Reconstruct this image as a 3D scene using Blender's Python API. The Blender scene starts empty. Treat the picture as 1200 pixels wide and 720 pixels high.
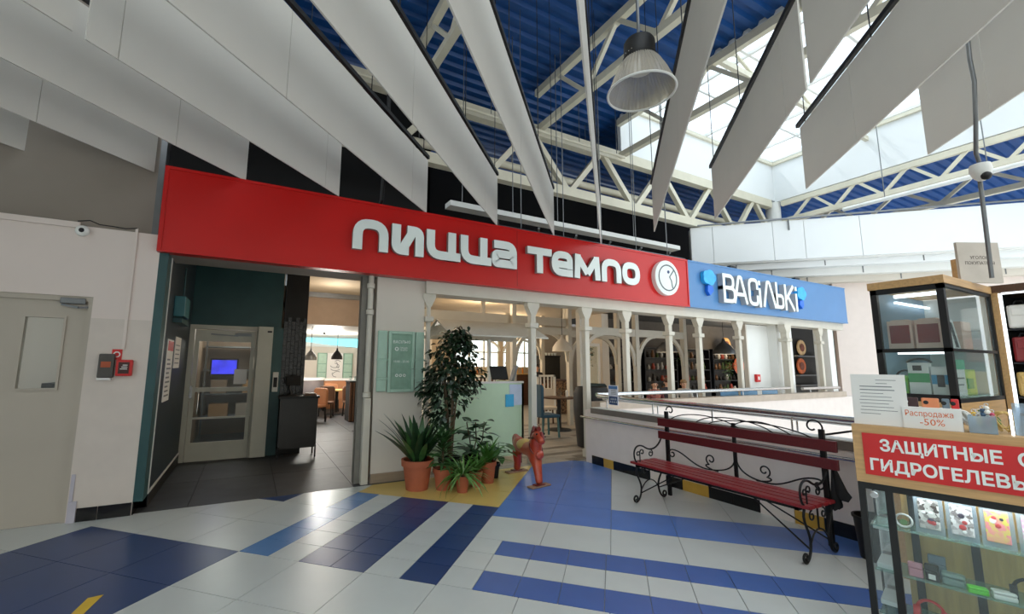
import bpy, math, random
from mathutils import Vector, Matrix
S = bpy.context.scene
COL = S.collection
PI = math.pi
SQ = math.sqrt(.5)

# ---------------------------------------------------------------- camera
cd = bpy.data.cameras.new('camera')
cam = bpy.data.objects.new('camera', cd)
COL.objects.link(cam)
Fv = Vector((0.462, 0.877, 0.133)).normalized()
Rv = Vector((0.884, -0.467, 0.008)); Rv = (Rv - Fv * Rv.dot(Fv)).normalized()
Uv = Rv.cross(Fv)
M = Matrix(((Rv.x, Uv.x, -Fv.x), (Rv.y, Uv.y, -Fv.y), (Rv.z, Uv.z, -Fv.z)))
cam.matrix_world = Matrix.Translation((-1.305, -3.096, 1.578)) @ M.to_4x4()
cd.sensor_width = 36
cd.lens = 504.454 / 1200 * 36
cd.shift_x = 39.22 / 1200
cd.clip_start = .05
cd.clip_end = 200
S.camera = cam

# ---------------------------------------------------------------- light
W = bpy.data.worlds.new('world'); S.world = W
W.use_nodes = True
bg = W.node_tree.nodes['Background']
bg.inputs[0].default_value = (.86, .95, 1.0, 1)
bg.inputs[1].default_value = 2.0
sun = bpy.data.lights.new('sun', 'SUN'); sun.energy = .8; sun.angle = math.radians(1.5); sun.color = (1, .95, .86)
so = bpy.data.objects.new('sun', sun); COL.objects.link(so)
so.rotation_euler = Vector((.38, -.40, -.83)).to_track_quat('-Z', 'Y').to_euler()

S.view_settings.view_transform = 'Standard'
S.view_settings.look = 'None'
S.view_settings.gamma = 1
S.view_settings.use_curve_mapping = False
S.view_settings.exposure = 0.42
try:
    S.cycles.max_bounces = 8
    S.cycles.diffuse_bounces = 5
    S.cycles.transparent_max_bounces = 24
    S.cycles.sample_clamp_indirect = 4
except Exception:
    pass

# ---------------------------------------------------------------- materials
MATS = {}
def lin(c):
    return tuple(((x / 12.92) if x <= .04045 else ((x + .055) / 1.055) ** 2.4) for x in c)
def mat(name, rgb, rough=.6, metal=0., var=.08, scale=6., bump=0., emit=0., spec=.5, alpha=1., kind='noise', rgb2=None, coat=0.):
    """procedural principled material; rgb in 0..255 sRGB"""
    if name in MATS: return MATS[name]
    m = bpy.data.materials.new(name); m.use_nodes = True
    nt = m.node_tree; b = nt.nodes['Principled BSDF']
    c = lin([x / 255 for x in rgb])
    b.inputs['Roughness'].default_value = rough
    b.inputs['Metallic'].default_value = metal
    b.inputs['Specular IOR Level'].default_value = spec
    b.inputs['Coat Weight'].default_value = coat
    tc = nt.nodes.new('ShaderNodeTexCoord')
    if kind == 'noise':
        t = nt.nodes.new('ShaderNodeTexNoise'); t.inputs['Scale'].default_value = scale; t.inputs['Detail'].default_value = 4
        nt.links.new(tc.outputs['Object'], t.inputs['Vector']); out = t.outputs['Fac']
    elif kind == 'grain':
        mp = nt.nodes.new('ShaderNodeMapping'); mp.inputs['Scale'].default_value = (1, 14, 14)
        t = nt.nodes.new('ShaderNodeTexNoise'); t.inputs['Scale'].default_value = scale; t.inputs['Detail'].default_value = 6
        nt.links.new(tc.outputs['Object'], mp.inputs['Vector']); nt.links.new(mp.outputs[0], t.inputs['Vector']); out = t.outputs['Fac']
    elif kind == 'grainz':
        mp = nt.nodes.new('ShaderNodeMapping'); mp.inputs['Scale'].default_value = (14, 14, 1)
        t = nt.nodes.new('ShaderNodeTexNoise'); t.inputs['Scale'].default_value = scale; t.inputs['Detail'].default_value = 6
        nt.links.new(tc.outputs['Object'], mp.inputs['Vector']); nt.links.new(mp.outputs[0], t.inputs['Vector']); out = t.outputs['Fac']
    elif kind == 'cells':
        t = nt.nodes.new('ShaderNodeTexVoronoi'); t.inputs['Scale'].default_value = scale
        nt.links.new(tc.outputs['Object'], t.inputs['Vector']); out = t.outputs['Color']
    r = nt.nodes.new('ShaderNodeValToRGB')
    lo = [max(0, x * (1 - var)) for x in c]; hi = [min(1, x * (1 + var)) for x in c]
    if rgb2 is not None: lo, hi = c, lin([x / 255 for x in rgb2])
    r.color_ramp.elements[0].position = .3; r.color_ramp.elements[1].position = .7
    r.color_ramp.elements[0].color = (*lo, 1); r.color_ramp.elements[1].color = (*hi, 1)
    nt.links.new(out, r.inputs[0]); nt.links.new(r.outputs[0], b.inputs['Base Color'])
    if bump:
        bp = nt.nodes.new('ShaderNodeBump'); bp.inputs['Strength'].default_value = bump; bp.inputs['Distance'].default_value = .01
        nt.links.new(out, bp.inputs['Height']); nt.links.new(bp.outputs[0], b.inputs['Normal'])
    if emit:
        nt.links.new(r.outputs[0], b.inputs['Emission Color']); b.inputs['Emission Strength'].default_value = emit
    b.inputs['Alpha'].default_value = alpha
    MATS[name] = m
    return m
def glass(name, rgb, opac=.12, rough=.05):
    """thin pane: mostly see-through with a real gloss"""
    if name in MATS: return MATS[name]
    m = bpy.data.materials.new(name); m.use_nodes = True
    nt = m.node_tree; nt.nodes.remove(nt.nodes['Principled BSDF'])
    o = nt.nodes['Material Output']
    c = (*lin([x / 255 for x in rgb]), 1)
    tr = nt.nodes.new('ShaderNodeBsdfTransparent'); tr.inputs[0].default_value = tuple(.5 + .5 * x for x in c[:3]) + (1,)
    df = nt.nodes.new('ShaderNodeBsdfDiffuse'); df.inputs[0].default_value = c
    gl = nt.nodes.new('ShaderNodeBsdfGlossy'); gl.inputs['Roughness'].default_value = rough
    m1 = nt.nodes.new('ShaderNodeMixShader'); m1.inputs[0].default_value = opac
    m2 = nt.nodes.new('ShaderNodeMixShader')
    fr = nt.nodes.new('ShaderNodeFresnel'); fr.inputs[0].default_value = 1.45
    nt.links.new(tr.outputs[0], m1.inputs[1]); nt.links.new(df.outputs[0], m1.inputs[2])
    ge = nt.nodes.new('ShaderNodeNewGeometry'); iv = nt.nodes.new('ShaderNodeMath'); iv.operation = 'SUBTRACT'; iv.inputs[0].default_value = 1
    mu = nt.nodes.new('ShaderNodeMath'); mu.operation = 'MULTIPLY'
    nt.links.new(ge.outputs['Backfacing'], iv.inputs[1]); nt.links.new(iv.outputs[0], mu.inputs[0]); nt.links.new(fr.outputs[0], mu.inputs[1])
    nt.links.new(mu.outputs[0], m2.inputs[0]); nt.links.new(m1.outputs[0], m2.inputs[1]); nt.links.new(gl.outputs[0], m2.inputs[2])
    nt.links.new(m2.outputs[0], o.inputs[0])
    MATS[name] = m
    return m

# ---------------------------------------------------------------- mesh builder
class MB:
    def __init__(self, xf=None):
        self.v = []; self.f = []; self.xf = xf
    def add(self, vs, fs):
        n = len(self.v)
        if self.xf is not None: vs = [tuple(self.xf @ Vector(p)) for p in vs]
        self.v += [tuple(p) for p in vs]; self.f += [tuple(i + n for i in q) for q in fs]
        return self
    def box(self, a, b):
        x0, y0, z0 = [min(p, q) for p, q in zip(a, b)]; x1, y1, z1 = [max(p, q) for p, q in zip(a, b)]
        return self.add([(x0, y0, z0), (x1, y0, z0), (x1, y1, z0), (x0, y1, z0), (x0, y0, z1), (x1, y0, z1), (x1, y1, z1), (x0, y1, z1)],
                        [(3, 2, 1, 0), (4, 5, 6, 7), (0, 1, 5, 4), (1, 2, 6, 5), (2, 3, 7, 6), (3, 0, 4, 7)])
    def cbox(self, c, s):
        return self.box([p - q / 2 for p, q in zip(c, s)], [p + q / 2 for p, q in zip(c, s)])
    def prism(self, poly, z0, z1, ax='z'):
        """poly 2-D ccw; ax z: (x,y) plane; y: (x,z) plane extruded along y; x: (y,z) plane extruded along x"""
        n = len(poly)
        def P(p, h): return {'z': (p[0], p[1], h), 'y': (p[0], h, p[1]), 'x': (h, p[0], p[1])}[ax]
        vs = [P(p, z0) for p in poly] + [P(p, z1) for p in poly]
        fs = [tuple(range(n - 1, -1, -1)), tuple(range(n, 2 * n))] + [(i, (i + 1) % n, n + (i + 1) % n, n + i) for i in range(n)]
        if ax == 'y': fs = [tuple(reversed(q)) for q in fs]
        return self.add(vs, fs)
    def bar(self, a, b, w, h=None, up=(0, 0, 1)):
        h = w if h is None else h
        a, b = Vector(a), Vector(b); d = (b - a).normalized(); up = Vector(up)
        if abs(d.dot(up)) > .99: up = Vector((1, 0, 0))
        s = d.cross(up).normalized(); u = s.cross(d)
        vs = []
        for p in (a, b):
            for i, j in ((-1, -1), (1, -1), (1, 1), (-1, 1)): vs.append(p + s * i * w / 2 + u * j * h / 2)
        return self.add(vs, [(3, 2, 1, 0), (4, 5, 6, 7), (0, 1, 5, 4), (1, 2, 6, 5), (2, 3, 7, 6), (3, 0, 4, 7)])
    def tube(self, pts, r, n=8, closed=False, cap=True):
        pts = [Vector(p) for p in pts]; m = len(pts)
        rs = r if isinstance(r, (list, tuple)) else [r] * m
        vs = []; fs = []; prev = None
        for i, p in enumerate(pts):
            if closed: d = pts[(i + 1) % m] - pts[i - 1]
            else: d = pts[min(i + 1, m - 1)] - pts[max(i - 1, 0)]
            d = d.normalized() if d.length > 1e-9 else Vector((0, 0, 1))
            if prev is None:
                up = Vector((0, 0, 1)) if abs(d.z) < .9 else Vector((1, 0, 0))
                s = d.cross(up).normalized()
            else:
                s = (prev - d * prev.dot(d)).normalized()
            prev = s; u = s.cross(d)
            for k in range(n):
                a = 2 * PI * k / n
                vs.append(p + (s * math.cos(a) + u * math.sin(a)) * rs[i])
        for i in range(m if closed else m - 1):
            j = (i + 1) % m
            for k in range(n): fs.append((i * n + k, i * n + (k + 1) % n, j * n + (k + 1) % n, j * n + k))
        if cap and not closed: fs += [tuple(range(n - 1, -1, -1)), tuple((m - 1) * n + k for k in range(n))]
        fs = [tuple(reversed(q)) for q in fs]
        return self.add(vs, fs)
    def lathe(self, prof, c=(0, 0, 0), n=20, cap=True, sx=1., sy=1.):
        vs = []; fs = []
        for r, z in prof:
            for k in range(n):
                a = 2 * PI * k / n; vs.append((c[0] + r * math.cos(a) * sx, c[1] + r * math.sin(a) * sy, c[2] + z))
        for i in range(len(prof) - 1):
            for k in range(n): fs.append((i * n + k, i * n + (k + 1) % n, (i + 1) * n + (k + 1) % n, (i + 1) * n + k))
        if cap:
            fs.append(tuple(range(n - 1, -1, -1))); m = len(prof) - 1; fs.append(tuple(m * n + k for k in range(n)))
        return self.add(vs, fs)
    def ball(self, c, r, n=12, s=(1, 1, 1)):
        prof = [(max(1e-4, r * math.cos(t)), r * math.sin(t)) for t in [(-.5 + i / (n // 2 + 1)) * PI for i in range(n // 2 + 2)]]
        vs0 = len(self.v)
        old = self.xf
        T = Matrix.Translation(c) @ Matrix.Diagonal((*s, 1))
        self.xf = T if old is None else old @ T
        self.lathe(prof, n=n); self.xf = old
        return self
    def quad(self, a, b, c, d): return self.add([a, b, c, d], [(0, 1, 2, 3)])
    def build(self, name, m, parent=None, smooth=None, bev=0, label=None, solid=0):
        me = bpy.data.meshes.new(name)
        vs = self.v
        if parent is not None:
            inv = PM[parent.name].inverted(); vs = [tuple(inv @ Vector(p)) for p in vs]
        me.from_pydata(vs, [], self.f); me.update()
        if smooth:
            me.polygons.foreach_set('use_smooth', [True] * len(me.polygons))
            me.set_sharp_from_angle(angle=math.radians(smooth))
        if m is not None: me.materials.append(MATS[m] if isinstance(m, str) else m)
        o = bpy.data.objects.new(name, me); COL.objects.link(o)
        if parent is not None: o.parent = parent
        PM[o.name] = PM[parent.name].copy() if parent is not None else Matrix.Identity(4)
        if bev:
            md = o.modifiers.new('bevel', 'BEVEL'); md.width = bev; md.segments = 2; md.limit_method = 'ANGLE'
        if solid:
            md = o.modifiers.new('solid', 'SOLIDIFY'); md.thickness = solid; md.offset = 0
        if label: o['label'] = label
        return o
PM = {}
def tag(o, label, cat, group=None):
    o['label'] = label; o['category'] = cat
    if group: o['group'] = group
    return o
def thing(name, label, cat, loc=(0, 0, 0), rz=0, group=None, mw=None):
    o = bpy.data.objects.new(name, None); COL.objects.link(o); o.empty_display_size = .1
    m = mw if mw is not None else Matrix.Translation(loc) @ Matrix.Rotation(rz, 4, 'Z')
    o.matrix_world = m; PM[o.name] = m.copy()
    return tag(o, label, cat, group)
def struct(o): o['kind'] = 'structure'; return o
def sempty(name, loc=(0, 0, 0)):
    o = bpy.data.objects.new(name, None); COL.objects.link(o); o.location = loc
    PM[o.name] = Matrix.Translation(loc); o['kind'] = 'structure'; return o
def stuff(o): o['kind'] = 'stuff'; return o
def dup(root, mw, label, group=None):
    """copy a thing with its parts and sub-parts"""
    r = root.copy(); COL.objects.link(r); r.matrix_world = mw; PM[r.name] = mw.copy(); r['label'] = label
    if group: r['group'] = group
    for ch in list(root.children):
        c = ch.copy(); COL.objects.link(c); c.parent = r
        for g in list(ch.children):
            d = g.copy(); COL.objects.link(d); d.parent = c
    return r
def at(x, y, z, rz=0): return Matrix.Translation((x, y, z)) @ Matrix.Rotation(rz, 4, 'Z')
# frames whose local x runs right, y up, z out of the sign face
def frame(o, right, up=(0, 0, 1)):
    r = Vector(right).normalized(); u = Vector(up).normalized(); n = r.cross(u)
    return Matrix.Translation(o) @ Matrix(((r.x, u.x, n.x), (r.y, u.y, n.y), (r.z, u.z, n.z))).to_4x4()
def rpath(pts, r, n=5, closed=False):
    """round the corners of a 2-D polyline"""
    out = []; m = len(pts)
    for i, p in enumerate(pts):
        if not closed and i in (0, m - 1): out.append(p); continue
        a = Vector(pts[i - 1]); b = Vector(p); c = Vector(pts[(i + 1) % m])
        ri = min(r, (a - b).length * .48, (c - b).length * .48)
        p0 = b + (a - b).normalized() * ri; p1 = b + (c - b).normalized() * ri
        for k in range(n + 1):
            t = k / n; q = p0 * (1 - t) ** 2 + b * 2 * t * (1 - t) + p1 * t * t; out.append((q.x, q.y))
    return out
def stroke(mb, pts, w, z0, z1, closed=False):
    """thick 2-D line with mitred joins, extruded"""
    P = [Vector(p) for p in pts]; n = len(P); L = []; Rr = []
    for i, p in enumerate(P):
        if closed: a, c = P[i - 1], P[(i + 1) % n]
        else: a, c = P[max(i - 1, 0)], P[min(i + 1, n - 1)]
        d0 = (p - a).normalized() if (p - a).length > 1e-9 else (c - p).normalized()
        d1 = (c - p).normalized() if (c - p).length > 1e-9 else d0
        t = (d0 + d1)
        t = t.normalized() if t.length > 1e-6 else d0
        nn = Vector((-t.y, t.x)); k = max(.5, abs(nn.dot(Vector((-d0.y, d0.x)))))
        L.append(p + nn * w / 2 / k); Rr.append(p - nn * w / 2 / k)
    vs = []
    for z in (z0, z1):
        vs += [(q.x, q.y, z) for q in L] + [(q.x, q.y, z) for q in Rr]
    fs = []
    for i in range(n if closed else n - 1):
        j = (i + 1) % n
        fs.append((2 * n + i, 3 * n + i, 3 * n + j, 2 * n + j))      # front
        fs.append((j, n + j, n + i, i))                              # back
        fs.append((i, 2 * n + i, 2 * n + j, j))                      # left side
        fs.append((n + j, 3 * n + j, 3 * n + i, n + i))              # right side
    if not closed:
        fs.append((0, n, 3 * n, 2 * n)); fs.append((n - 1, 3 * n - 1, 4 * n - 1, 2 * n - 1)[::1])
    mb.add(vs, fs)
def text(s, size, fr, m, name, parent, ext=.002, align='CENTER', bold=0, sx=1.):
    cu = bpy.data.curves.new('t', 'FONT'); cu.body = s; cu.size = size; cu.extrude = ext; cu.align_x = align
    cu.offset = bold; cu.resolution_u = 2; cu.space_line = 1.0
    ob = bpy.data.objects.new('t', cu)
    COL.objects.link(ob); bpy.context.view_layer.update()
    me = bpy.data.meshes.new_from_object(ob.evaluated_get(bpy.context.evaluated_depsgraph_get()))
    bpy.data.objects.remove(ob); bpy.data.curves.remove(cu)
    me.transform(PM[parent.name].inverted() @ fr @ Matrix.Diagonal((sx, 1, 1, 1)))
    me.materials.clear(); me.materials.append(MATS[m]); me.name = name
    o = bpy.data.objects.new(name, me); COL.objects.link(o); o.parent = parent
    PM[o.name] = PM[parent.name].copy()
    return o
def spiral(c, r0, r1, a0, a1, n=18, ax='yz'):
    out = []
    for i in range(n + 1):
        t = i / n; r = r0 + (r1 - r0) * t; a = a0 + (a1 - a0) * t
        p, q = c[0] + r * math.cos(a), c[1] + r * math.sin(a); out.append((p, q))
    return out
R = random.Random(7)

# ---------------------------------------------------------------- palette
mat('tile_white', (198, 202, 199), .28, var=.03, scale=3, spec=.5)
mat('tile_navy', (42, 66, 112), .3, var=.08, scale=3)
mat('tile_blue', (82, 122, 194), .3, var=.06, scale=3)
mat('tile_light_blue', (84, 128, 180), .27, var=.06, scale=3)
mat('tile_yellow', (214, 184, 104), .3, var=.06, scale=3)
mat('tile_black', (14, 14, 17), .15, var=.1)
mat('tile_ochre', (196, 154, 62), .3)
mat('grout', (150, 150, 148), .9)
mat('dark_stone', (58, 60, 64), .5, var=.18, scale=5)
mat('wood_floor', (166, 158, 146), .55, var=.25, scale=3, kind='grain')
mat('wood_floor_grey', (124, 116, 106), .55, var=.25, scale=3, kind='grain')
mat('wall_pink', (226, 212, 204), .7, var=.02, scale=2, bump=.03)
mat('wall_cream', (214, 206, 194), .7, var=.02, scale=2)
mat('wall_grey', (150, 140, 130), .8, var=.04, scale=1.5)
mat('white_paint', (228, 228, 224), .5, var=.02, scale=2)
mat('white_panel', (232, 234, 234), .45, var=.015, scale=1)
mat('baffle', (216, 212, 204), .85, var=.015, scale=3)
mat('steel_cream', (214, 208, 188), .55, var=.04, scale=4)
mat('deck_blue', (14, 70, 132), .4, var=.12, scale=2, spec=.6)
mat('black', (16, 16, 17), .55, var=.1)
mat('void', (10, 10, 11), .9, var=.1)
mat('dark_metal', (38, 39, 42), .4, .6)
mat('grey_metal', (120, 122, 124), .4, .7)
mat('chrome', (205, 205, 205), .18, 1.0, var=.03)
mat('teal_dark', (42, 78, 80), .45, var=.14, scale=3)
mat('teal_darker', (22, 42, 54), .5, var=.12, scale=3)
mat('red_sign', (200, 22, 20), .32, var=.03, scale=2)
mat('blue_sign', (84, 134, 186), .35, var=.03, scale=2)
mat('letter_white', (240, 248, 244), .35, var=.01)
mat('letter_side', (150, 146, 140), .5)
mat('letter_grey', (176, 178, 180), .5)
mat('logo_grey', (104, 110, 114), .5)
mat('door_beige', (184, 174, 160), .5, var=.03, scale=2)
mat('door_white', (206, 204, 190), .45, var=.03)
mat('mint', (170, 200, 182), .55, var=.06, scale=9)
mat('mint_dark', (136, 170, 150), .6, var=.1, scale=12)
mat('mint_glass', (200, 226, 196), .3, var=.02)
mat('beige_ceiling', (196, 180, 156), .7, var=.03)
mat('taupe', (150, 130, 112), .8, var=.05)
mat('terracotta', (172, 94, 64), .75, var=.1, scale=8, bump=.1)
mat('soil', (46, 34, 26), .95)
mat('paper', (236, 234, 230), .7, var=.01)
mat('ink', (50, 50, 54), .8)
mat('bright_red', (206, 34, 34), .4)
mat('dark_wood', (88, 60, 42), .5, var=.2, kind='grain')
mat('board_wood', (196, 156, 106), .5, var=.14, kind='grain', scale=4)
mat('gold_wood', (204, 168, 104), .5, var=.12, kind='grainz', scale=4)
mat('bench_red', (138, 34, 40), .3, var=.1, kind='grain', scale=5)
mat('bench_dark', (92, 22, 28), .35, var=.12, kind='grain', scale=5)
mat('iron', (24, 24, 26), .45, .5)
mat('sky_cyan', (120, 214, 226), .5, emit=1.2, var=.06)
glass('pane_clear', (230, 240, 240), .04)
glass('pane_sky', (240, 248, 255), .10, .2)

# ---------------------------------------------------------------- floor of the hall
T = .6
def t2w(x, y): return ((x + y) * SQ * T, (y - x) * SQ * T)
def clip(poly, n, k):
    """keep n.p <= k"""
    out = []
    for i, p in enumerate(poly):
        q = poly[(i + 1) % len(poly)]
        a = n[0] * p[0] + n[1] * p[1] - k; b = n[0] * q[0] + n[1] * q[1] - k
        if a <= 0: out.append(p)
        if (a < 0 < b) or (b < 0 < a):
            t = a / (a - b); out.append((p[0] + (q[0] - p[0]) * t, p[1] + (q[1] - p[1]) * t))
    return out
HALL_V = 2.79
fl = MB().box((-9, -13, -.06), (3.75, HALL_V, -.007)).box((-9, HALL_V, -.06), (-2.6, 6.6, -.02)).box((3.75, 2.47, -.06), (13, HALL_V, -.007))
floor = struct(fl.build('floor', 'grout'))
tiles = []
for i in range(-10, 0):
    for j in range(-5, 8):
        if -3 <= i and 0 <= j < 3:
            for a in (0, .5):
                for b in (0, .5):
                    x = i + a
                    c = 'tile_light_blue' if x == -3 else ('tile_navy' if x in (-2, -1.5, -.5) else 'tile_white')
                    tiles.append((x, x + .5, j + b, j + b + .5, c))
            continue
        c = 'tile_white'
        if -3 <= i and j >= 3: c = 'tile_yellow'
        if -6 <= i < -3 and j < 0: c = 'tile_navy'
        if i == -5 and j == 2: c = 'tile_navy'
        tiles.append((i, i + 1, j, j + 1, c))
for i in range(0, 9):
    for j in range(-5, 0):
        tiles.append((i, i + 1, j, j + (1.03 if j == -1 else 1), 'tile_white'))
    for k, (y0, y1) in enumerate(((1.53, 2.53), (2.53, 3.53), (3.53, 4.53), (4.53, 5.53), (5.53, 6.53), (6.53, 7.53))):
        c = 'tile_white' if k == 0 else 'tile_blue' if (k == 1 or i < 2) else 'tile_white'
        tiles.append((i, i + 1, y0, y1, c))
for k in range(3):
    y0 = .03 + .5 * k
    tiles.append((0, .44, y0, y0 + .5, 'tile_white'))
    for i in range(13):
        x = .44 + .5 * i
        tiles.append((x, x + .5, y0, y0 + .5, 'tile_white' if k == 1 else 'tile_blue' if False else 'tile_navy2'))
mat('tile_navy2', (64, 98, 164), .3, var=.07, scale=3)
TM = {}
g = .0028
ntile = 0
for x0, x1, y0, y1, c in tiles:
    P = [t2w(x0 + g / T, y0 + g / T), t2w(x1 - g / T, y0 + g / T), t2w(x1 - g / T, y1 - g / T), t2w(x0 + g / T, y1 - g / T)]
    cx, cy = t2w((x0 + x1) / 2, (y0 + y1) / 2)
    if cx < -6 or cy < -4.4: continue
    Q = clip(P, (0, 1), HALL_V)
    if cx > 3.4 or any(p[0] > 3.75 for p in P):
        if cy < 2.47: Q = clip(Q, (1, 0), 3.745)
        elif cx > 4: Q = []
    if len(Q) < 3: continue
    area = abs(sum(Q[i][0] * Q[(i + 1) % len(Q)][1] - Q[(i + 1) % len(Q)][0] * Q[i][1] for i in range(len(Q)))) / 2
    if area < .002: continue
    key = (round(x1 - x0, 3), round(y1 - y0, 3), c)
    full = Q == P
    if full and key in TM:
        o = bpy.data.objects.new('tile', TM[key]); COL.objects.link(o)
    else:
        mb = MB()
        if full:
            mb.prism([(-(x1 - x0) / 2 * T + g, -(y1 - y0) / 2 * T + g), ((x1 - x0) / 2 * T - g, -(y1 - y0) / 2 * T + g), ((x1 - x0) / 2 * T - g, (y1 - y0) / 2 * T - g), (-(x1 - x0) / 2 * T + g, (y1 - y0) / 2 * T - g)], -.012, 0)
            o = mb.build('tile', c); TM[key] = o.data
        else:
            mb.prism(Q, -.012, 0); o = mb.build('tile', c)
    if full:
        o.location = (cx, cy, 0); o.rotation_euler = (0, 0, -PI / 4)
    o.parent = floor; ntile += 1

# dark stone floor of the passage, laid in big slabs
fd = struct(MB().box((-2.6, HALL_V, -.06), (.95, 15, -.01)).box((.95, 6.95, -.06), (3.0, 15, -.01)).build('floor', 'black'))
for i in range(-4, 4):
    for j in range(0, 10):
        u0 = i * .9; v0 = HALL_V + j * 1.2
        u1, v1 = min(u0 + .9, .95 if j < 4 else 3.0), v0 + 1.2
        if u1 <= -2.6 or u0 > (.9 if j < 4 else 2.9): continue
        MB().box((max(u0, -2.6) + .003, v0 + .003, -.011), (u1 - .003, v1 - .003, 0)).build('slab', 'dark_stone', fd)
# grey wooden boards under the tables
fw = struct(MB().box((.95, HALL_V, -.06), (14, 6.95, -.01)).box((3.0, 6.95, -.06), (14, 15, -.01)).build('floor', 'dark_wood'))
for j in range(26):
    v0 = HALL_V + j * .16; off = R.random() * 1.2
    for i in range(6):
        u0 = .95 + i * 1.5 - off; u1 = u0 + 1.5
        if u1 < .96: continue
        MB().box((max(u0, .95) + .002, v0 + .002, -.012), (u1 - .002, v0 + .157, 0)).build('board', R.choice(['wood_floor', 'wood_floor', 'wood_floor_grey']), fw)
stuff(MB().box((9.4, HALL_V, -.012), (14, 15, 0)).box((3.0, HALL_V + 26 * .16, -.012), (9.4, 15, 0)).build('boards', 'wood_floor', fw))
# yellow floor tape
tag(MB().prism([(-2.20, .62), (-2.12, .66), (-2.075, .90), (-2.155, .89)], .0004, .002).build('floor_tape', mat('tape_yellow', (222, 184, 60), .6)), 'short yellow tape strip stuck on the dark blue tiles', 'tape')

# ---------------------------------------------------------------- left wall
WV = 2.75
wl = struct(MB().box((-8, WV, 0), (-3.62, WV + .25, 3.0)).box((-3.62, WV, 2.25), (-2.80, WV + .25, 3.0)).box((-2.80, WV, 0), (-2.28, WV + .25, 2.9)).box((-2.8, WV, 2.9), (-2.28, WV + .25, 3.0)).build('wall_left', 'wall_pink'))
MB().box((-8, WV - .003, 0), (-3.62, WV, 2.03)).box((-2.80, WV - .003, .13), (-2.28, WV, 2.03)).build('lower_paint', mat('paint_lower', (214, 202, 192), .65, var=.03), wl)
MB().box((-8, WV - .025, 2.97), (-2.98, WV, 3.03)).build('ledge', 'wall_pink', wl)
struct(MB().box((-8, 3.0, 2.95), (-2.42, 3.2, 8.6)).build('wall_upper_left', 'wall_grey'))
struct(MB().box((-2.42, 3.0, 2.9), (-2.36, 3.2, 8.6)).build('trim_1', 'grey_metal'))
bb = sempty('baseboard_left')
for u0, u1 in ((-2.72, -2.56), (-2.555, -2.285)):
    MB().box((u0, WV - .014, 0), (u1, WV - .003, .13)).build('tile', 'tile_black', bb, bev=.002)
MB().box((-2.279, WV, 0), (-2.268, WV + .22, .13)).build('tile', 'tile_black', bb)
struct(MB().box((-2.79, WV - .02, 0), (-2.725, WV + .005, .2)).box((-2.79, WV - .012, .2), (-2.76, WV + .005, .46)).build('trim_2', mat('lilac_grey', (186, 180, 190), .6)))

# beige service door
d1 = sempty('door_1', (-3.2, WV + .06, 0))
MB().box((-3.62, WV + .05, 0), (-2.84, WV + .1, 1.31)).box((-3.62, WV + .05, 2.02), (-2.84, WV + .1, 2.2)).box((-3.62, WV + .05, 1.31), (-3.31, WV + .1, 2.02)).box((-3.02, WV + .05, 1.31), (-2.84, WV + .1, 2.02)).build('leaf', 'door_beige', d1)
MB().box((-3.68, WV + .02, 2.2), (-2.80, WV + .14, 2.25)).box((-2.84, WV + .02, 0), (-2.80, WV + .14, 2.2)).build('frame', 'door_beige', d1)
wp = MB().box((-3.33, WV + .035, 1.29), (-3.31, WV + .06, 2.04)).box((-3.02, WV + .035, 1.29), (-3.0, WV + .06, 2.04)).box((-3.31, WV + .035, 1.29), (-3.02, WV + .06, 1.31)).box((-3.31, WV + .035, 2.02), (-3.02, WV + .06, 2.04)).build('window_frame', 'door_beige', d1)
MB().box((-3.31, WV + .07, 1.31), (-3.02, WV + .076, 2.02)).build('pane', 'pane_clear', wp)
cl = MB().box((-3.06, WV - .0, 2.17), (-2.86, WV + .05, 2.23)).build('door_closer', 'grey_metal', d1, bev=.006)
MB().bar((-3.05, WV + .03, 2.16), (-2.9, WV - .03, 2.13), .02).bar((-2.9, WV - .03, 2.13), (-2.84, WV + .03, 2.14), .02).build('arm', 'grey_metal', cl)
struct(MB().box((-4.4, 5.0, -.01), (-2.45, 5.1, 3)).box((-2.5, 3.0, -.01), (-2.42, 5, 3)).build('wall_service_room', 'wall_cream'))
t = thing('notice_cabinet', 'dark grey box cabinet seen through the service door pane', 'cabinet', (-3.35, 4.6, 0))
MB().box((-3.62, 4.4, 0), (-3.2, 4.8, 1.3)).build('body', 'dark_metal', t); MB().box((-3.56, 4.39, 1.0), (-3.28, 4.4, 1.2)).build('screen', 'grey_metal', t)
MB().box((-3.45, 4.5, 1.3), (-3.28, 4.7, 1.48)).build('carton', 'paper', t)

# things on the pillar
t = thing('intercom', 'dark grey wall box with orange label beside the red alarm', 'intercom', (-2.61, WV, 1.42))
MB().box((-2.685, WV - .06, 1.41), (-2.555, WV - .003, 1.66)).build('body', mat('smoke_plastic', (70, 66, 62), .3), t, bev=.012)
MB().box((-2.66, WV - .064, 1.52), (-2.58, WV - .058, 1.58)).build('label_plate', mat('orange_plate', (176, 82, 44), .5), t)
MB().box((-2.685, WV - .05, 1.39), (-2.575, WV - .004, 1.415)).build('tag', 'paper', t)
t = thing('fire_alarm_call_point', 'red square fire call point right of the grey box', 'alarm', (-2.46, WV, 1.5))
MB().box((-2.54, WV - .055, 1.43), (-2.40, WV - .003, 1.60)).build('housing', 'bright_red', t, bev=.012)
MB().box((-2.515, WV - .06, 1.455), (-2.425, WV - .05, 1.575)).build('window', mat('alarm_dark', (60, 20, 22), .25), t)
for k in range(3): MB().box((-2.50 + .01 * k, WV - .062, 1.50 + .02 * k), (-2.44, WV - .059, 1.508 + .02 * k)).build('print_line', 'paper', t)
t = thing('fire_sign', 'small red square sign with white ring above the alarm', 'sign', (-2.55, WV, 1.65))
MB().box((-2.592, WV - .01, 1.60), (-2.507, WV - .003, 1.71)).build('plate', 'bright_red', t)
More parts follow.
